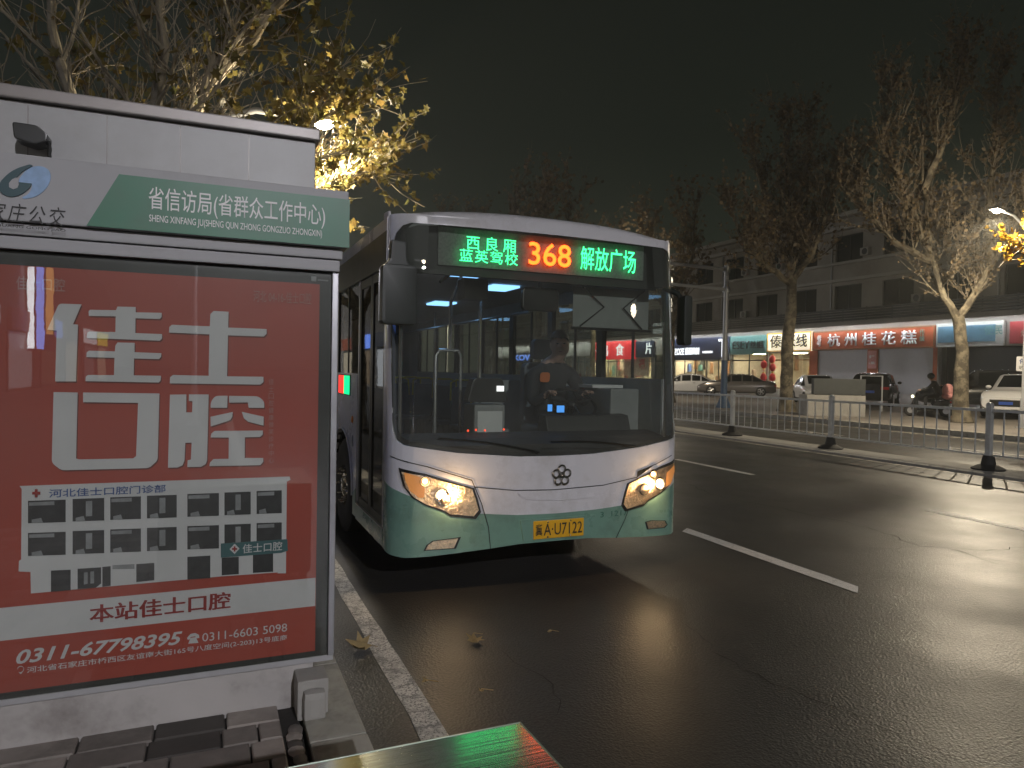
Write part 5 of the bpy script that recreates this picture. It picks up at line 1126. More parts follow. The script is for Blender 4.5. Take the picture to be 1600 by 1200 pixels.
# ================================================================ CARS
def car(name, label, cat, loc, az, prof, w, paint, rear=False, plate=None, lamps=None, group=None, suv=False):
    """prof: stations (x, sill, belt, roof, half width at belt, half width at roof); the nose points to +x; az: heading, degrees from +Y clockwise"""
    t = thing(name, label, cat, loc, R(90-az), group)
    def loft(keep):
        pass
    n = len(prof); rows = []
    for x, zs, zb3, zr, wb, wr in prof:
        rows.append([(x, 0, zs), (x, wb*.80, zs), (x, wb*.97, zs+.10), (x, wb, zs+(zb3-zs)*.55), (x, wb*.965, zb3-.03), (x, wb*.94, zb3), (x, wr, max(zb3, zr-.05) if zr > zb3+.1 else zb3+.004), (x, wr*.86, zr), (x, 0, zr+.015)])
    m = len(rows[0]); vs = []; fs = []
    for sgn in (1, -1):
        k_ = len(vs); vs += [(x, y*sgn, z) for r_ in rows for x, y, z in r_]
        for i in range(n-1):
            for j in range(m-1): fs.append((k_+i*m+j, k_+(i+1)*m+j, k_+(i+1)*m+j+1, k_+i*m+j+1))
        fs.append([k_+j for j in range(m)]); fs.append([k_+(n-1)*m+j for j in range(m)])
    mb = MB().add(vs, fs); me = mb.build('body', paint, t, fix=False)
    bm = bmesh.new(); bm.from_mesh(me.data); bmesh.ops.remove_doubles(bm, verts=bm.verts, dist=.004); bmesh.ops.recalc_face_normals(bm, faces=bm.faces); bm.to_mesh(me.data); bm.free()
    me.data.polygons.foreach_set('use_smooth', [True]*len(me.data.polygons)); me.data.set_sharp_from_angle(angle=R(40))
    # glass
    cab = [i for i in range(n) if prof[i][3] > prof[i][2]+.25]; a, b = cab[0], cab[-1]
    for sgn in (1, -1):
        for i in range(a-1, b+1):
            q = [rows[i][5], rows[i+1][5], rows[i+1][6], rows[i][6]]; c = sum((Vector(v) for v in q), Vector())/4
            if abs(q[0][2]-q[3][2]) < .05 and abs(q[1][2]-q[2][2]) < .05: continue
            g_ = MB(); P = [Vector((v[0], v[1]*sgn, v[2])) for v in q]; C = sum(P, Vector())/4
            P = [C+(p-C)*.86+Vector((0, sgn*.012, .004)) for p in P]
            g_.add(P, [(0, 1, 2, 3)]); g_.build('window', 'carglass', t)
    for i, nm in ((a-1, 'rear_window'), (b, 'windscreen')):
        P = [Vector(rows[i][6])*1, Vector(rows[i+1][6])*1, Vector((rows[i+1][8])), Vector(rows[i][8])]
        L_ = [Vector((rows[i][6][0], rows[i][6][1], rows[i][6][2])), Vector((rows[i+1][6][0], rows[i+1][6][1], rows[i+1][6][2]))]
        nrm_ = Vector((rows[i+1][8][0]-rows[i][8][0], 0, rows[i+1][8][2]-rows[i][8][2])); up_ = Vector((-nrm_.z, 0, nrm_.x)).normalized()
        if up_.z < 0: up_ = -up_
        u0_, u1_ = rows[i], rows[i+1]
        P = []
        for r_, t_ in ((u0_, .08), (u1_, .92)):
            for y in (.88, .45, 0, -.45, -.88):
                x = u0_[8][0]+(u1_[8][0]-u0_[8][0])*t_; z = u0_[8][2]+(u1_[8][2]-u0_[8][2])*t_; wv = u0_[7][1]+(u1_[7][1]-u0_[7][1])*t_
                P.append(Vector((x, wv*1.05*y, z-.02*y*y))+up_*.016)
        MB().add(P, [(j, j+1, j+6, j+5) for j in range(4)]).build(nm, 'carglass', t, smooth=True)
    # wheels, lamps, plate, mirrors, trim
    wb = prof[n//2][4]; xf, xr = prof[-1][0]-.88, prof[0][0]+.92; rw = .36 if suv else .325
    for x in (xf, xr):
        for sgn in (1, -1):
            o = MB().lathe([(.0, .0), (rw*.62, .0), (rw*.9, .012), (rw, -.02), (rw, -.2), (0, -.2)] if sgn > 0 else [(.0, .0), (rw*.62, .0), (rw*.9, -.012), (rw, .02), (rw, .2), (0, .2)], (x, sgn*(wb+.012), rw), 'Y', 22).build('wheel', 'rubber', t, smooth=True)
            ri = MB().lathe([(rw*.64, sgn*.006), (rw*.60, sgn*.012), (rw*.56, -sgn*.004)], (x, sgn*(wb+.012), rw), 'Y', 22)
            for k_ in range(5):
                a_ = k_*1.2566; d = Vector((math.cos(a_), 0, math.sin(a_))); ri.tube([Vector((x, sgn*(wb+.018), rw)), Vector((x, sgn*(wb+.020), rw))+d*rw*.58], [.05, .026], 6)
            ri.build('rim', 'rim', o, smooth=True)
    xn, xt_ = prof[-1][0], prof[0][0]
    for sgn in (1, -1):
        zf = prof[-1][2]-.06; MB().prism(rounded([(-.17, -.06), (.17, -.02), (.15, .07), (-.17, .06)], .03), (xn-.05, sgn*wb*.66, zf), (0, sgn, 0), (0, 0, 1), .2 if sgn > 0 else -.2).build('headlight', 'lampclear', t)
        zr_ = prof[0][2]-.12; MB().box(xt_-.012, xt_+.1, sgn*wb*.52 if sgn > 0 else -wb*.9, sgn*wb*.9 if sgn > 0 else -wb*.52, zr_-.07, zr_+.06).build('rear_light', 'lampred', t, bevel=.01)
        xm = prof[b][0]+.30; MB().ball((xm, sgn*(wb+.09), prof[b][2]+.09), (.07, .10, .075), 10, 7).build('mirror', paint, t, smooth=True)
        MB().box(prof[a][0]+.35, prof[a][0]+.52, sgn*wb-.01, sgn*wb+.012, prof[a][2]-.13, prof[a][2]-.10).build('door_handle', 'chrome', t)
    zs = prof[-1][1]
    MB().box(xn-.08, xn+.012, -wb*.55, wb*.55, zs+.10, zs+.34).build('grille', 'busdark', t, bevel=.01)
    MB().box(xt_-.02, xt_+.05, -.22, .22, prof[0][2]-.36, prof[0][2]-.25).build('licence_plate', 'plateblue', t)
    pl2 = MB().box(xn+.013, xn+.022, -.22, .22, zs+.16, zs+.27).build('licence_plate', 'plateblue', t)
    return t
def sedan(L=4.75, h=1.44, w=.9):
    k_ = L/4.75
    return [(-2.37*k_, .30, .86, .90, w*.80, w*.72), (-2.2*k_, .24, .96, 1.0, w*.93, w*.80), (-1.62*k_, .22, .97, 1.04, w*.98, w*.82), (-.95*k_, .21, .96, h-.06, w, w*.74), (-.35*k_, .20, .95, h, w, w*.76), (.30*k_, .20, .93, h-.03, w, w*.76), (1.12*k_, .20, .92, .99, w, w*.84), (1.75*k_, .21, .84, .88, w*.97, w*.82), (2.18*k_, .22, .72, .76, w*.90, w*.76), (2.38*k_, .28, .60, .64, w*.76, w*.66)]
def suvp(L=4.7, h=1.72, w=.94):
    k_ = L/4.7
    return [(-2.35*k_, .36, 1.02, 1.06, w*.86, w*.78), (-2.2*k_, .30, 1.08, 1.12, w*.96, w*.82), (-1.85*k_, .28, 1.09, h-.10, w, w*.76), (-1.0*k_, .27, 1.08, h, w, w*.78), (.25*k_, .27, 1.06, h-.04, w, w*.78), (1.05*k_, .27, 1.04, 1.10, w, w*.86), (1.75*k_, .28, 1.00, 1.04, w*.98, w*.84), (2.15*k_, .30, .90, .94, w*.93, w*.78), (2.35*k_, .36, .74, .78, w*.82, w*.70)]
car('parked_car', 'white sedan parked nearest to the bus below the navy shop sign', 'car', by_depth(1072, 48), -52, sedan(4.8), .9, 'carwhite', group='cars parked before the shops')
car('parked_car', 'bronze grey sedan parked side on behind the gantry pole', 'car', by_depth(1150, 46.5), -50, sedan(4.9, 1.45), .9, 'cargrey', group='cars parked before the shops')
car('parked_car', 'white car with dark windows half hidden by the concrete block', 'car', by_depth(1276, 37), 215, sedan(4.5, 1.5), .88, 'carwhite', group='cars parked before the shops')
car('parked_car', 'black car seen from behind in front of the smooth white shutter', 'car', by_depth(1368, 35.5), 57, suvp(4.6, 1.62, .93), .93, 'carblack', group='cars parked before the shops', suv=True)
car('parked_car', 'dark unlit SUV behind the forked tree trunk', 'car', by_depth(1533, 31.5), -38, suvp(4.9, 1.82, .95), .95, 'cardark', group='cars parked before the shops', suv=True)
car('parked_car', 'white SUV with a lamplit bonnet at the right edge', 'car', by_depth(1600, 27.3), -108, suvp(4.7, 1.68, .94), .94, 'carwhite', group='cars parked before the shops', suv=True)

# ================================================================ SCOOTER AND RIDER
sp_ = by_depth(1452, 27.5); az = R(90+38)                                        # heads away to the left
sc = thing('electric_scooter', 'electric scooter with its lamp lit riding left past the shutters', 'scooter', sp_, az)
fr_ = MB(); fr_.tube([(.58, 0, .24), (.50, 0, .55), (.40, 0, .95)], [.035, .06, .04], 8); fr_.prism([(.48, .22), (.60, .45), (.46, .86), (.36, .86), (.34, .30), (-.1, .22), (-.2, .60), (-.62, .66), (-.70, .50), (-.45, .25)], (0, -.14, 0), (1, 0, 0), (0, 0, 1), -.28)
fr_.build('body', 'cardark', sc, bevel=.03)
MB().prism(rounded([(-.22, .66), (-.2, .74), (-.66, .80), (-.70, .68)], .03), (0, -.13, 0), (1, 0, 0), (0, 0, 1), -.26).build('saddle', 'busdark', sc, bevel=.02)
MB().tube([(.36, -.32, 1.02), (.40, -.12, .98), (.40, .12, .98), (.36, .32, 1.02)], .016, 8).build('handlebar', 'busdark', sc, smooth=True)
for x in (.62, -.58):
    o = MB().lathe([(.10, -.03), (.20, -.045), (.235, -.02), (.235, .02), (.20, .045), (.10, .03)], (x, 0, .235), 'Y', 20).build('wheel', 'rubber', sc, smooth=True)
    MB().lathe([(.0, -.03), (.13, -.032), (.13, .032), (.0, .03)], (x, 0, .235), 'Y', 16).build('rim', 'rim', o, smooth=True)
MB().ball((.56, 0, .78), (.05, .09, .055), 12, 8).build('headlight', 'E_scoot', sc, smooth=True)
MB().box(-.74, -.71, -.06, .06, .56, .62).build('rear_light', 'lampred', sc)
Rz = Matrix.Rotation(az, 4, 'Z'); 
def W(x, y, z): return sp_+Rz@Vector((x, y, z))
J, B = {}, []
J['pelvis'] = (W(-.36, 0, .86), (.16, .13)); J['waist'] = (W(-.30, 0, 1.04), .14); J['chest'] = (W(-.20, 0, 1.22), (.17, .13)); J['collar'] = (W(-.14, 0, 1.36), .10); J['neck'] = (W(-.10, 0, 1.42), .058)
B += [('pelvis', 'waist'), ('waist', 'chest'), ('chest', 'collar'), ('collar', 'neck')]
hf = (W(1, 0, 0)-W(0, 0, 0)); hc2 = W(-.05, 0, 1.55)
f2, s2, u2 = head(J, B, hc2, hf+Vector((0, 0, -.15)), 'neck')
wr2 = []
for q, nm in ((-1, 'l'), (1, 'r')):
    J['sh'+nm] = (W(-.15, q*.19, 1.31), .075); J['el'+nm] = (W(.05, q*.30, 1.10), .055); J['wr'+nm] = (W(.27, q*.29, 1.04), .036); wr2.append(Vector(J['wr'+nm][0]))
    B += [('collar', 'sh'+nm), ('sh'+nm, 'el'+nm), ('el'+nm, 'wr'+nm)]
    hand(J, B, J['wr'+nm][0], q, hf, Vector((0, 0, -1)), 'wr'+nm)
    J['hip'+nm] = (W(-.30, q*.10, .84), .10); J['kn'+nm] = (W(.12, q*.15, .74), .068); J['an'+nm] = (W(.10, q*.14, .34), .045); J['to'+nm] = (W(.22, q*.14, .28), .04)
    B += [('pelvis', 'hip'+nm), ('hip'+nm, 'kn'+nm), ('kn'+nm, 'an'+nm), ('an'+nm, 'to'+nm)]
rd = figure('person', J, B, lambda c: 0 if c.z-sp_.z > 1.40 or any((c-w).length < .16 and (c-w).dot(hf) > .02 for w in wr2) else (2 if c.z-sp_.z < .93 else 1), ['skin', 'jacket', 'trouser'])
tag(rd, 'scooter rider bent forward in dark clothes and helmet', 'person')
MB().ball(hc2+Vector((0, 0, .04)), (.135, .135, .125), 16, 9).build('helmet', 'cardark', rd, smooth=True)
pq = thing('bundle', 'pink quilted bundle tied on the back of the scooter', 'bundle', W(-.62, 0, .80), az)
MB().ball((0, 0, .24), (.20, .26, .27), 14, 9).build('quilt', 'pink', pq, smooth=True)
MB().ball((-.03, 0, .03), (.24, .29, .14), 14, 8).build('quilt_fold', 'pink', pq, smooth=True)
MB().tube([(.0, -.27, .2), (.05, 0, .52), (.0, .27, .2)], .012, 6).build('strap', 'busdark', pq)

# ================================================================ FAR BUILDING with its row of shops
XF = 45.0; ZG = .5
fb_ = placed('shop_building', 'long pale three storey building over the row of shops', 'building', (XF, 60, ZG))
YA, YB = 12.0, 118.0
def fy_(px, py=560): return at(px, py, 0, XF).y
def fz_(px, py): return at(px, py, 0, XF).z
# shop bays: (y from, y to, kind)
bays = [(18.0, 27.6, 'dark'), (27.6, 32.4, 'dark'), (32.7, 37.0, 'roller'), (37.9, 42.6, 'board'), (43.4, fy_(1200), 'cream'), (fy_(1197), fy_(1142), 'teal'), (fy_(1140), fy_(1052), 'navy'), (fy_(1050), fy_(1022), 'plain'), (fy_(1018), fy_(925), 'red'), (fy_(922), fy_(850), 'dim'), (fy_(845), 116, 'dim')]
wl = MB(); zt = 3.75
edges_ = sorted([(a, b) for a, b, _ in bays]); p = YA
for a, b in edges_:
    if a-p > .02: wl.box(XF, XF+.4, p, a, ZG-.1, zt)
    p = b
wl.box(XF, XF+.4, p, YB, ZG-.1, zt)
wl.box(XF, XF+.4, YA, YB, zt, 6.75)
wz = [(6.75, 8.75), (10.6, 12.6)]
wl.box(XF, XF+.4, YA, YB, 8.75, 10.6); wl.box(XF, XF+.4, YA, YB, 12.6, 13.9)
wy = []
y = YA
while y < YB-3: wy.append((y+.8, y+3.3)); y += 4.3
for z0, z1 in wz:
    p = YA
    for a, b in wy: wl.box(XF, XF+.4, p, a, z0, z1); p = b
    wl.box(XF, XF+.4, p, YB, z0, z1)
wl.box(XF+.4, XF+14, YA, YA+.3, ZG-.1, 13.9); wl.box(XF, XF+14, YA, YB, 13.9, 14.1)
wl.box(XF+6, XF+6.2, YA, YB, ZG-.2, 13.9)
wl.build('wall', 'wall', fb_)
ld = MB()
for z, d, h in ((9.0, .35, .22), (10.35, .25, .18), (12.95, .55, .28), (13.9, .8, .30)): ld.box(XF-d, XF+.02, YA, YB, z, z+h)
ld.build('cornice', 'ledge', fb_)
for a, b in wy:
    for z0, z1 in wz:
        f = MB(); f.box(XF+.12, XF+.17, a, a+.06, z0, z1); f.box(XF+.12, XF+.17, b-.06, b, z0, z1); f.box(XF+.12, XF+.17, (a+b)/2-.03, (a+b)/2+.03, z0, z1); f.box(XF+.12, XF+.17, a, b, z1-.06, z1)
        if a > 16 and b < 100:
            w_ = f.build('window', 'facadedark', fb_); MB().box(XF+.18, XF+.2, a, b, z0, z1).build('pane', 'pane', w_)
# canopy and black louvre band above the signs
MB().box(XF-1.3, XF, YA, YB, 5.62, 5.80).build('canopy', 'ledge', fb_, bevel=.02)
lv = MB()
for i in range(5): lv.box(XF-1.18, XF-1.04, YA, YB, 5.86+i*.19, 6.0+i*.19)
y = YA
while y < YB: lv.box(XF-1.05, XF-1.0, y, y+.07, 5.80, 6.85); y += 2.1
lv.build('louvre_band', 'facadedark', fb_)
rn = random.Random(5)
cream_wall = 'shopwall'
for (a, b, kd) in bays:
    c = (a+b)/2
    if kd == 'dark':
        MB().box(XF+.9, XF+1.0, a, b, ZG-.1, zt).build('shop_front', 'facadedark', fb_); continue
    if kd == 'roller':
        mb = MB(); z = ZG-.05
        while z < zt: mb.box(XF+.10, XF+.14, a, b, z, z+.085); mb.box(XF+.125, XF+.15, a, b, z+.085, z+.10); z += .10
        mb.build('roller_shutter', 'shutter', fb_); continue
    if kd == 'board':
        MB().box(XF+.10, XF+.14, a, b, ZG-.1, zt).build('smooth_shutter', 'shutter', fb_); continue
    # an open, lit shop: back wall, side walls, ceiling with a lamp, shelves and goods
    rm = MB(); rm.box(XF+4.0, XF+4.1, a, b, ZG-.1, zt); rm.box(XF+.4, XF+4, a-.05, a+.02, ZG-.1, zt); rm.box(XF+.4, XF+4, b-.02, b+.05, ZG-.1, zt); rm.box(XF+.3, XF+4, a, b, zt-.12, zt-.02); rm.box(XF, XF+4, a, b, ZG-.12, ZG+.02)
    ro = rm.build('shop_room', cream_wall, fb_)
    if kd in ('cream', 'teal', 'navy', 'red'):
        k_ = max(1, int((b-a)/2.6))
        for i in range(k_):
            cy = a+(b-a)*(i+.5)/k_
            MB().box(XF+1.0, XF+1.5, cy-.6, cy+.6, zt-.17, zt-.125).build('ceiling_lamp', 'E_shop', ro)
    # goods
    y = a+.3
    while y < b-.3:
        w = rn.uniform(.25, .6); h = rn.uniform(.6, 1.4)
        if rn.random() < (.75 if kd != 'cream' else .35):
            MB().prism(rounded([(0, 0), (w, 0), (w*.8, h*.75), (w*.6, h), (w*.3, h), (w*.15, h*.75)], .1), (XF+rn.uniform(1.2, 3.4), y+w, ZG+rn.uniform(.2, 1.7)), (0, -1, 0), (0, 0, 1), .3).build('goods', rn.choice(['dress', 'lantern', 'wood', 'sheetwhite', 'signteal', 'pdark', 'pred', 'platey', 'pblue']) if kd != 'cream' else rn.choice(['wood', 'dress']), ro)
        y += w+rn.uniform(.1, .5)
    sf = MB(); y = a
    n = max(2, int((b-a)/1.7))
    for i in range(n+1):
        y = a+(b-a)*i/n; sf.box(XF+.15, XF+.22, y-.05, y+.05, ZG, zt)
    sf.box(XF+.15, XF+.22, a, b, 2.95, 3.03); sf.box(XF+.14, XF+.23, a, b, ZG, ZG+.12)
    sf.build('shop_front_frame', 'facadedark' if kd != 'cream' else 'wood', ro); MB().box(XF+.18, XF+.19, a, b, ZG+.1, zt).build('shop_glass', 'glass', ro)
# orange pillars beside the shutters
for a, b, m_ in ((32.42, 32.7, 'signorange'), (37.0, 37.9, 'signorange'), (42.6, 43.4, 'signorange')):
    MB().box(XF-.06, XF-.003, a, b, ZG, zt-.02).build('shop_pillar', m_, fb_)
# shop signs
def sign(label, px0, py_t0, px1, py_b1, m, lines, depth=.25, frame=None, group='shop signs', x=XF-.30):
    """panel between two pixels of the facade plane; lines: (text, u0, v0, u1, v1, material, bold)"""
    a, b = at(px0, py_t0, 0, XF-.3), at(px1, py_b1, 0, XF-.3); y0_, y1_, z1, z0 = a.y, b.y, a.z, b.z
    t = placed('shop_sign', label, 'sign', (x, (y0_+y1_)/2, z0), group)
    o = MB().box(x, x+depth, y1_, y0_, z0, z1).build('panel', m, t, bevel=.02)
    if frame:
        f = MB(); q = .09
        f.box(x-.03, x-.002, y1_, y0_, z0, z0+q); f.box(x-.03, x-.002, y1_, y0_, z1-q, z1); f.box(x-.03, x-.002, y1_, y1_+q, z0+q, z1-q); f.box(x-.03, x-.002, y0_-q, y0_, z0+q, z1-q); f.build('frame', frame, t)
    wd, hg = y0_-y1_, z1-z0
    for (s_, u0_, v0, u1_, v1, mm, bo) in lines:
        lettering(s_, (x-.06, y0_-wd*u0_, z0+hg*v0), (0, -1, 0), (0, 0, 1), wd*(u1_-u0_), hg*(v1-v0), mm, t, bo, depth=.05)
    return t
sign('wide orange shop sign with five large white characters', 1270, 518.5, 1460, 543, 'signorange', [('杭 州 桂 花 糕', .15, .17, .88, .83, 'sheetwhite', .010), ('老', .05, .5, .09, .8, 'sheetwhite', .02), ('号', .05, .2, .09, .48, 'sheetwhite', .02), ('传', .90, .56, .935, .85, 'busgreen', .0), ('统', .90, .3, .935, .55, 'busgreen', .0)], frame='wood')
sign('lit cream shop sign with black brush characters', 1199, 521.5, 1267, 548, 'E_creamsign', [('傣', .09, .2, .36, .9, 'ink', .0), ('米线', .44, .2, .93, .9, 'ink', .01)], frame='platey')
t_ = sign('teal shop sign with dark letters left of the cream sign', 1141, 526, 1196, 553, 'signteal', [('ESEY', .10, .3, .58, .72, 'ink', -.005), ('丝姐', .60, .3, .95, .72, 'ink', 0)])
sign('navy shop sign with white lit characters', 1050, 530.5, 1139, 562, 'signnavy', [('ZOZE', .06, .25, .25, .55, 'E_white', .01), ('蘑菇的树', .27, .25, .52, .58, 'E_white', .005), ('FASHION', .58, .3, .74, .4, 'E_white', 0), ('下', .84, .12, .97, .9, 'E_white', .02)])
sign('faded blue shop sign in a pale frame behind the forked tree', 1463, 506.5, 1567, 540, 'signpale', [])
a, b = at(1466, 511, 0, XF-.31), at(1555, 533, 0, XF-.31)
o = MB().box(XF-.335, XF-.302, b.y, a.y, b.z, a.z).build('face', 'signsky', bpy.data.objects['shop_sign.004']); lettering('便民', (XF-.345, a.y-3.1, b.z+.4), (0, -1, 0), (0, 0, 1), 1.1, .6, 'signteal', bpy.data.objects['shop_sign.004'], 0)
sign('dull red shop sign cut by the right edge', 1578, 502.5, 1690, 534, 'signred', [('烟酒', .18, .3, .4, .6, 'ppale', 0)])
sign('bright red lit shop sign seen through the bus windows', 925, 535.5, 991, 561, 'E_redsign', [('一鸣', .04, .2, .42, .85, 'E_white', .005), ('食', .60, .2, .78, .85, 'E_white', .005)])
sign('dark shop sign with one white lit mark beside the red sign', 993, 534, 1020, 558, 'signnavy', [('片', .62, .2, .95, .9, 'E_white', .005)])
sign('blue lit shop sign seen far back through the bus', 800, 552, 850, 566, 'signnavy', [('KOV', .1, .2, .6, .8, 'E_bluesign', .02), ('正', .72, .2, .95, .8, 'E_white', .02)])
# window posters and lanterns of the lit shops
rp_ = placed('shop_poster', 'red festive poster in the window of the red shop', 'poster', (XF-.02, fy_(1000), 2.0))
a, b = at(976, 561, 0, XF), at(1014, 582, 0, XF)
MB().box(XF-.03, XF-.002, b.y, a.y, 1.3, 3.6).build('sheet', mat('poster_cream', (.5, .38, .28), .6, var=.4, scale=2), rp_); lettering('福', (XF-.035, a.y-3.0, 2.2), (0, -1, 0), (0, 0, 1), 1.3, 1.1, 'lantern', rp_, .03)
pp_ = placed('shop_poster', 'pink advert panel on the pillar between the two shutters', 'poster', (XF-.09, 37.45, 2.2))
MB().box(XF-.09, XF-.062, 37.1, 37.8, 2.3, 3.6).build('sheet', 'pink', pp_); lettering('糕', (XF-.095, 37.72, 2.6), (0, -1, 0), (0, 0, 1), .5, .7, 'sheetwhite', pp_, .02)
lm = None
for i, (px, z, lab) in enumerate(((1200, 2.6, 'red lantern hanging at the left side of the lit entrance, upper one'), (1200, 1.5, 'red lantern hanging at the left side of the lit entrance, lower one'), (1213, 3.05, 'red lantern close to the door beside the tree trunk, topmost'), (1214, 2.35, 'red lantern close to the door beside the tree trunk, middle'), (1214, 1.5, 'red lantern close to the door beside the tree trunk, lowest'))):
    y = fy_(px)
    if lm is None:
        lm = thing('red_lantern', lab, 'lantern', (XF-.45, y, z), 0, 'red lanterns at the lit entrance')
        MB().ball((0, 0, 0), (.27, .27, .36), 14, 9).build('shade', 'lantern', lm, smooth=True)
        MB().lathe([(.0, .36), (.12, .36), (.12, .42), (.0, .42)], (0, 0, 0), 'Z', 12).lathe([(.0, -.42), (.12, -.42), (.12, -.36), (.0, -.36)], (0, 0, 0), 'Z', 12).build('cap', 'platey', lm)
        MB().tube([(0, 0, -.42), (0, 0, -.62)], .03, 6).tube([(0, 0, .42), (0, 0, .6)], .008, 5).build('tassel', 'lantern', lm)
    else: copy_thing(lm, (XF-.45, y, z), 0, lab)
# a customer in a white shirt at the lit door
ps = Vector((XF-.6, fy_(1243), ZG)); J, B = {}, []
J['pelvis'] = (ps+Vector((0, 0, .92)), (.15, .11)); J['waist'] = (ps+Vector((0, 0, 1.08)), .13); J['chest'] = (ps+Vector((0, 0, 1.28)), (.16, .11)); J['collar'] = (ps+Vector((0, 0, 1.42)), .09); J['neck'] = (ps+Vector((0, 0, 1.49)), .052)
B += [('pelvis', 'waist'), ('waist', 'chest'), ('chest', 'collar'), ('collar', 'neck')]
head(J, B, ps+Vector((0, 0, 1.62)), Vector((.6, .6, 0)), 'neck'); wr3 = []
for q, nm in ((-1, 'l'), (1, 'r')):
    J['sh'+nm] = (ps+Vector((0, q*.19, 1.38)), .065); J['el'+nm] = (ps+Vector((-.02, q*.24, 1.12)), .048); J['wr'+nm] = (ps+Vector((.05, q*.25, .90)), .033); wr3.append(J['wr'+nm][0])
    B += [('collar', 'sh'+nm), ('sh'+nm, 'el'+nm), ('el'+nm, 'wr'+nm)]
    hand(J, B, J['wr'+nm][0], q, Vector((.1, 0, -1)), Vector((0, -q, 0)), 'wr'+nm)
    J['hip'+nm] = (ps+Vector((0, q*.09, .88)), .095); J['kn'+nm] = (ps+Vector((q*.05, q*.10, .49)), .066); J['an'+nm] = (ps+Vector((q*.06-.02, q*.10, .09)), .045); J['to'+nm] = (ps+Vector((q*.06+.13, q*.11, .04)), .035)
    B += [('pelvis', 'hip'+nm), ('hip'+nm, 'kn'+nm), ('kn'+nm, 'an'+nm), ('an'+nm, 'to'+nm)]
cu_ = figure('person', J, B, lambda c: 0 if c.z-ps.z > 1.47 or any((c-w).length < .17 and c.z < w.z-.01 for w in wr3) else (2 if c.z-ps.z < .98 else 1), ['skin', 'shirtwhite', 'trouser'])
tag(cu_, 'person in a white shirt and dark trousers at the lit shop door', 'person'); hair_cap(ps+Vector((0, 0, 1.63)), Vector((.6, .6, 0)), cu_)
# road sign cut by the right edge
rs = by_depth(1601, 24.0); rs.z = .15
st = thing('street_sign', 'small white street sign on a thin post at the right edge', 'sign', rs, -YAW)
MB().tube([(0, .03, 0), (0, .03, 2.45)], .035, 10).build('post', 'pole', st, smooth=True)
pn_ = MB().prism(rbox(-.30, .42, 1.80, 2.30, .05), (0, 0, 0), (1, 0, 0), (0, 0, 1), .02).build('panel', 'sheetwhite', st)
lettering('停车', (-.22, -.004, 2.05), (1, 0, 0), (0, 0, 1), .56, .18, 'pblue', pn_, .02); lettering('收费', (-.22, -.004, 1.86), (1, 0, 0), (0, 0, 1), .4, .13, 'ink', pn_, 0)
# parked motorcycle by the lit shop
mc0 = by_depth(1233, 50); mc = thing('motorcycle', 'parked motorcycle right of the tree trunk before the lit shop', 'motorcycle', mc0, R(200))
for x in (.62, -.60):
    o = MB().lathe([(.16, -.04), (.27, -.05), (.31, -.02), (.31, .02), (.27, .05), (.16, .04)], (x, 0, .31), 'Y', 20).build('wheel', 'rubber', mc, smooth=True); MB().lathe([(.0, -.03), (.19, -.02), (.19, .02), (.0, .03)], (x, 0, .31), 'Y', 16).build('rim', 'rim', o, smooth=True)
MB().tube([(.62, 0, .31), (.50, 0, .70), (.40, 0, 1.0)], .035, 8).prism([(.42, .55), (.40, .86), (.10, .88), (-.1, .72), (-.65, .80), (-.75, .68), (-.45, .40), (.1, .25)], (0, -.13, 0), (1, 0, 0), (0, 0, 1), -.26).build('body', 'cargrey', mc, bevel=.03)
MB().prism(rounded([(-.08, .74), (-.1, .84), (-.6, .88), (-.66, .80)], .04), (0, -.12, 0), (1, 0, 0), (0, 0, 1), -.24).build('saddle', 'busdark', mc, bevel=.02)
MB().tube([(.30, -.34, 1.06), (.38, -.12, 1.02), (.38, .12, 1.02), (.30, .34, 1.06)], .016, 8).build('handlebar', 'busdark', mc, smooth=True)
MB().ball((.50, 0, .88), (.07, .09, .09), 12, 8).build('headlight', 'lampclear', mc, smooth=True)

# ================================================================ NEAR SIDE SHOPS, behind the camera: they show in the panel glass and the bus door
nb2 = placed('shop_building', 'low near side shop row mirrored in the glass of the poster', 'building', (-9.5, 0, .15))
MB().box(-18, -9.5, -75, 100, .1, 9.0).build('wall', 'wall', nb2)
for i in range(22):
    y = -72+i*7.6
    f = MB().box(-9.49, -9.40, y, y+.12, .15, 3.1).box(-9.49, -9.40, y+5.3, y+5.42, .15, 3.1).box(-9.49, -9.40, y, y+5.42, 3.1, 3.22).build('shop_front', 'facadedark', nb2)
    MB().box(-9.485, -9.45, y+.12, y+5.3, .3, 3.1).build('shop_window', emit('near_shop_window_%d' % i, ((1, .85, .6), (.9, .95, 1), (1, .7, .4))[i % 3], (.55, .18, .38, .1)[i % 4]), f)
    MB().box(-9.48, -9.25, y, y+5.4, 3.3, 4.4).build('shop_sign_panel', ('E_yellow', 'E_white', 'signnavy', 'E_bluesign', 'signorange', 'E_white', 'signteal')[i % 7], nb2)

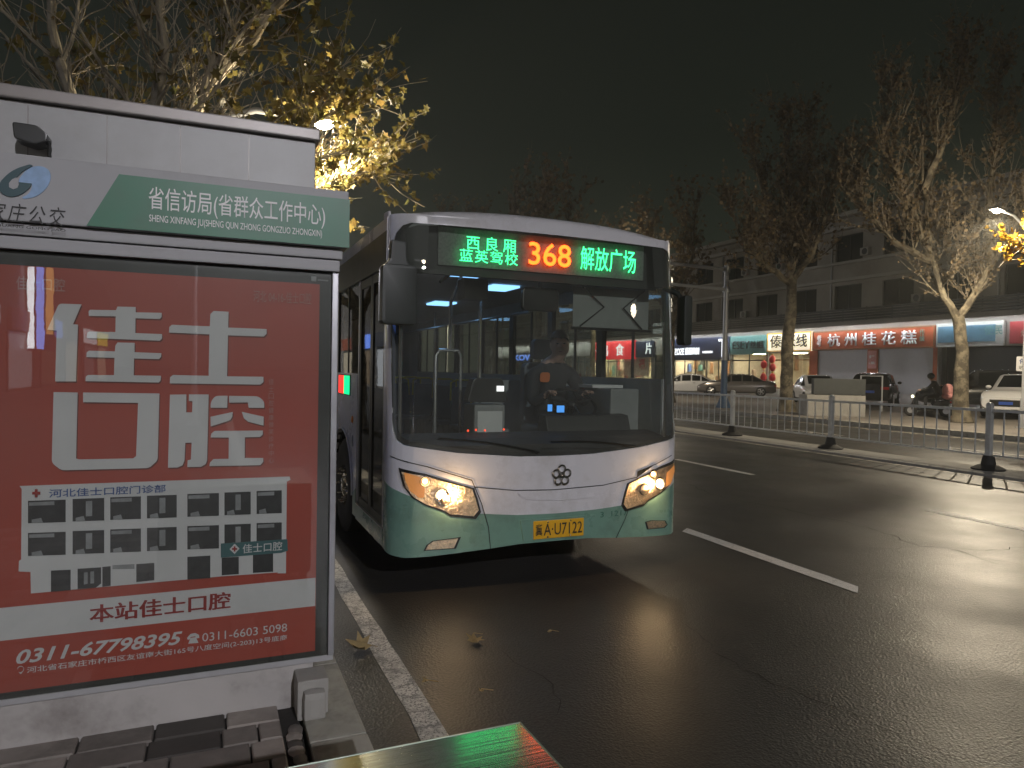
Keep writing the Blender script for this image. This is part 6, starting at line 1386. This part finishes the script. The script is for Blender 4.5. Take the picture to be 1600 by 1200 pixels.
bl = placed('shop_sign', 'tall white and blue lit blade sign mirrored at the left of the poster glass', 'sign', (-8.9, -40, 2.2))
MB().box(-9.38, -8.1, -40.2, -40, 2.3, 7.0).build('panel', 'signnavy', bl)
MB().box(-9.36, -9.05, -39.995, -39.96, 2.4, 6.9).build('light_strip', emit('blade_white', (.9, .95, 1.), 7.), bl)
MB().box(-8.95, -8.6, -39.995, -39.96, 2.4, 6.9).build('light_strip', emit('blade_blue', (.2, .35, 1.), 5.), bl)
MB().box(-8.5, -8.15, -39.995, -39.96, 3.2, 6.9).build('light_strip', emit('blade_orange', (1., .5, .15), 2.5), bl)

# strip lamps under the canopy, behind its lip, that wash the signs
MB().box(XF-1.34, XF-1.302, YA, YB, 5.48, 5.80).build('canopy_lip', 'ledge', fb_)
MB().box(XF-.80, XF-.72, 20, YB-4, 5.585, 5.618).build('canopy_lamp', emit('canopy_strip', (.92, .95, 1.), 44.), fb_)
# clutter of the upper floors: cooler boxes, down pipes, blinds
for i, (a, b) in enumerate(wy):
    if not 16 < a < 100: continue
    for j, (z0, z1) in enumerate(wz):
        if rn.random() < .45:
            ac = MB().box(XF-.36, XF-.02, a-.78, a-.06, z0+.15, z0+.72).build('air_conditioner', 'ledge', fb_, bevel=.02); MB().lathe([(.0, -.365), (.22, -.37), (.24, -.362)], (XF, a-.45, z0+.43), 'X', 16).build('fan_grille', 'facadedark', ac)
        if rn.random() < .6: MB().box(XF+.21, XF+.23, a, a+(b-a)*rn.choice((.5, 1)), z1-rn.uniform(.4, 1.7), z1).build('blind', rn.choice(['ledge', 'wall', 'pgrey', 'shopwall']), fb_)
    if i % 3 == 0: MB().tube([(XF-.07, b+.3, 5.9), (XF-.07, b+.3, 13.8)], .06, 8).build('down_pipe', 'pole', fb_)
# thin haze volume added for lamp halos and to lift the darks
hz = MB().box(-60, 120, -90, 180, -1.2, 34).build('haze', mat('haze', (1, 1, 1)))
tag(hz, kind='stuff'); hm = hz.data.materials[0]; nt = hm.node_tree; nt.nodes.clear()
vo = nt.nodes.new('ShaderNodeVolumePrincipled'); oo = nt.nodes.new('ShaderNodeOutputMaterial'); nt.links.new(vo.outputs[0], oo.inputs['Volume'])
vo.inputs['Color'].default_value = (.92, .94, .88, 1); vo.inputs['Density'].default_value = .0017; vo.inputs['Anisotropy'].default_value = .35
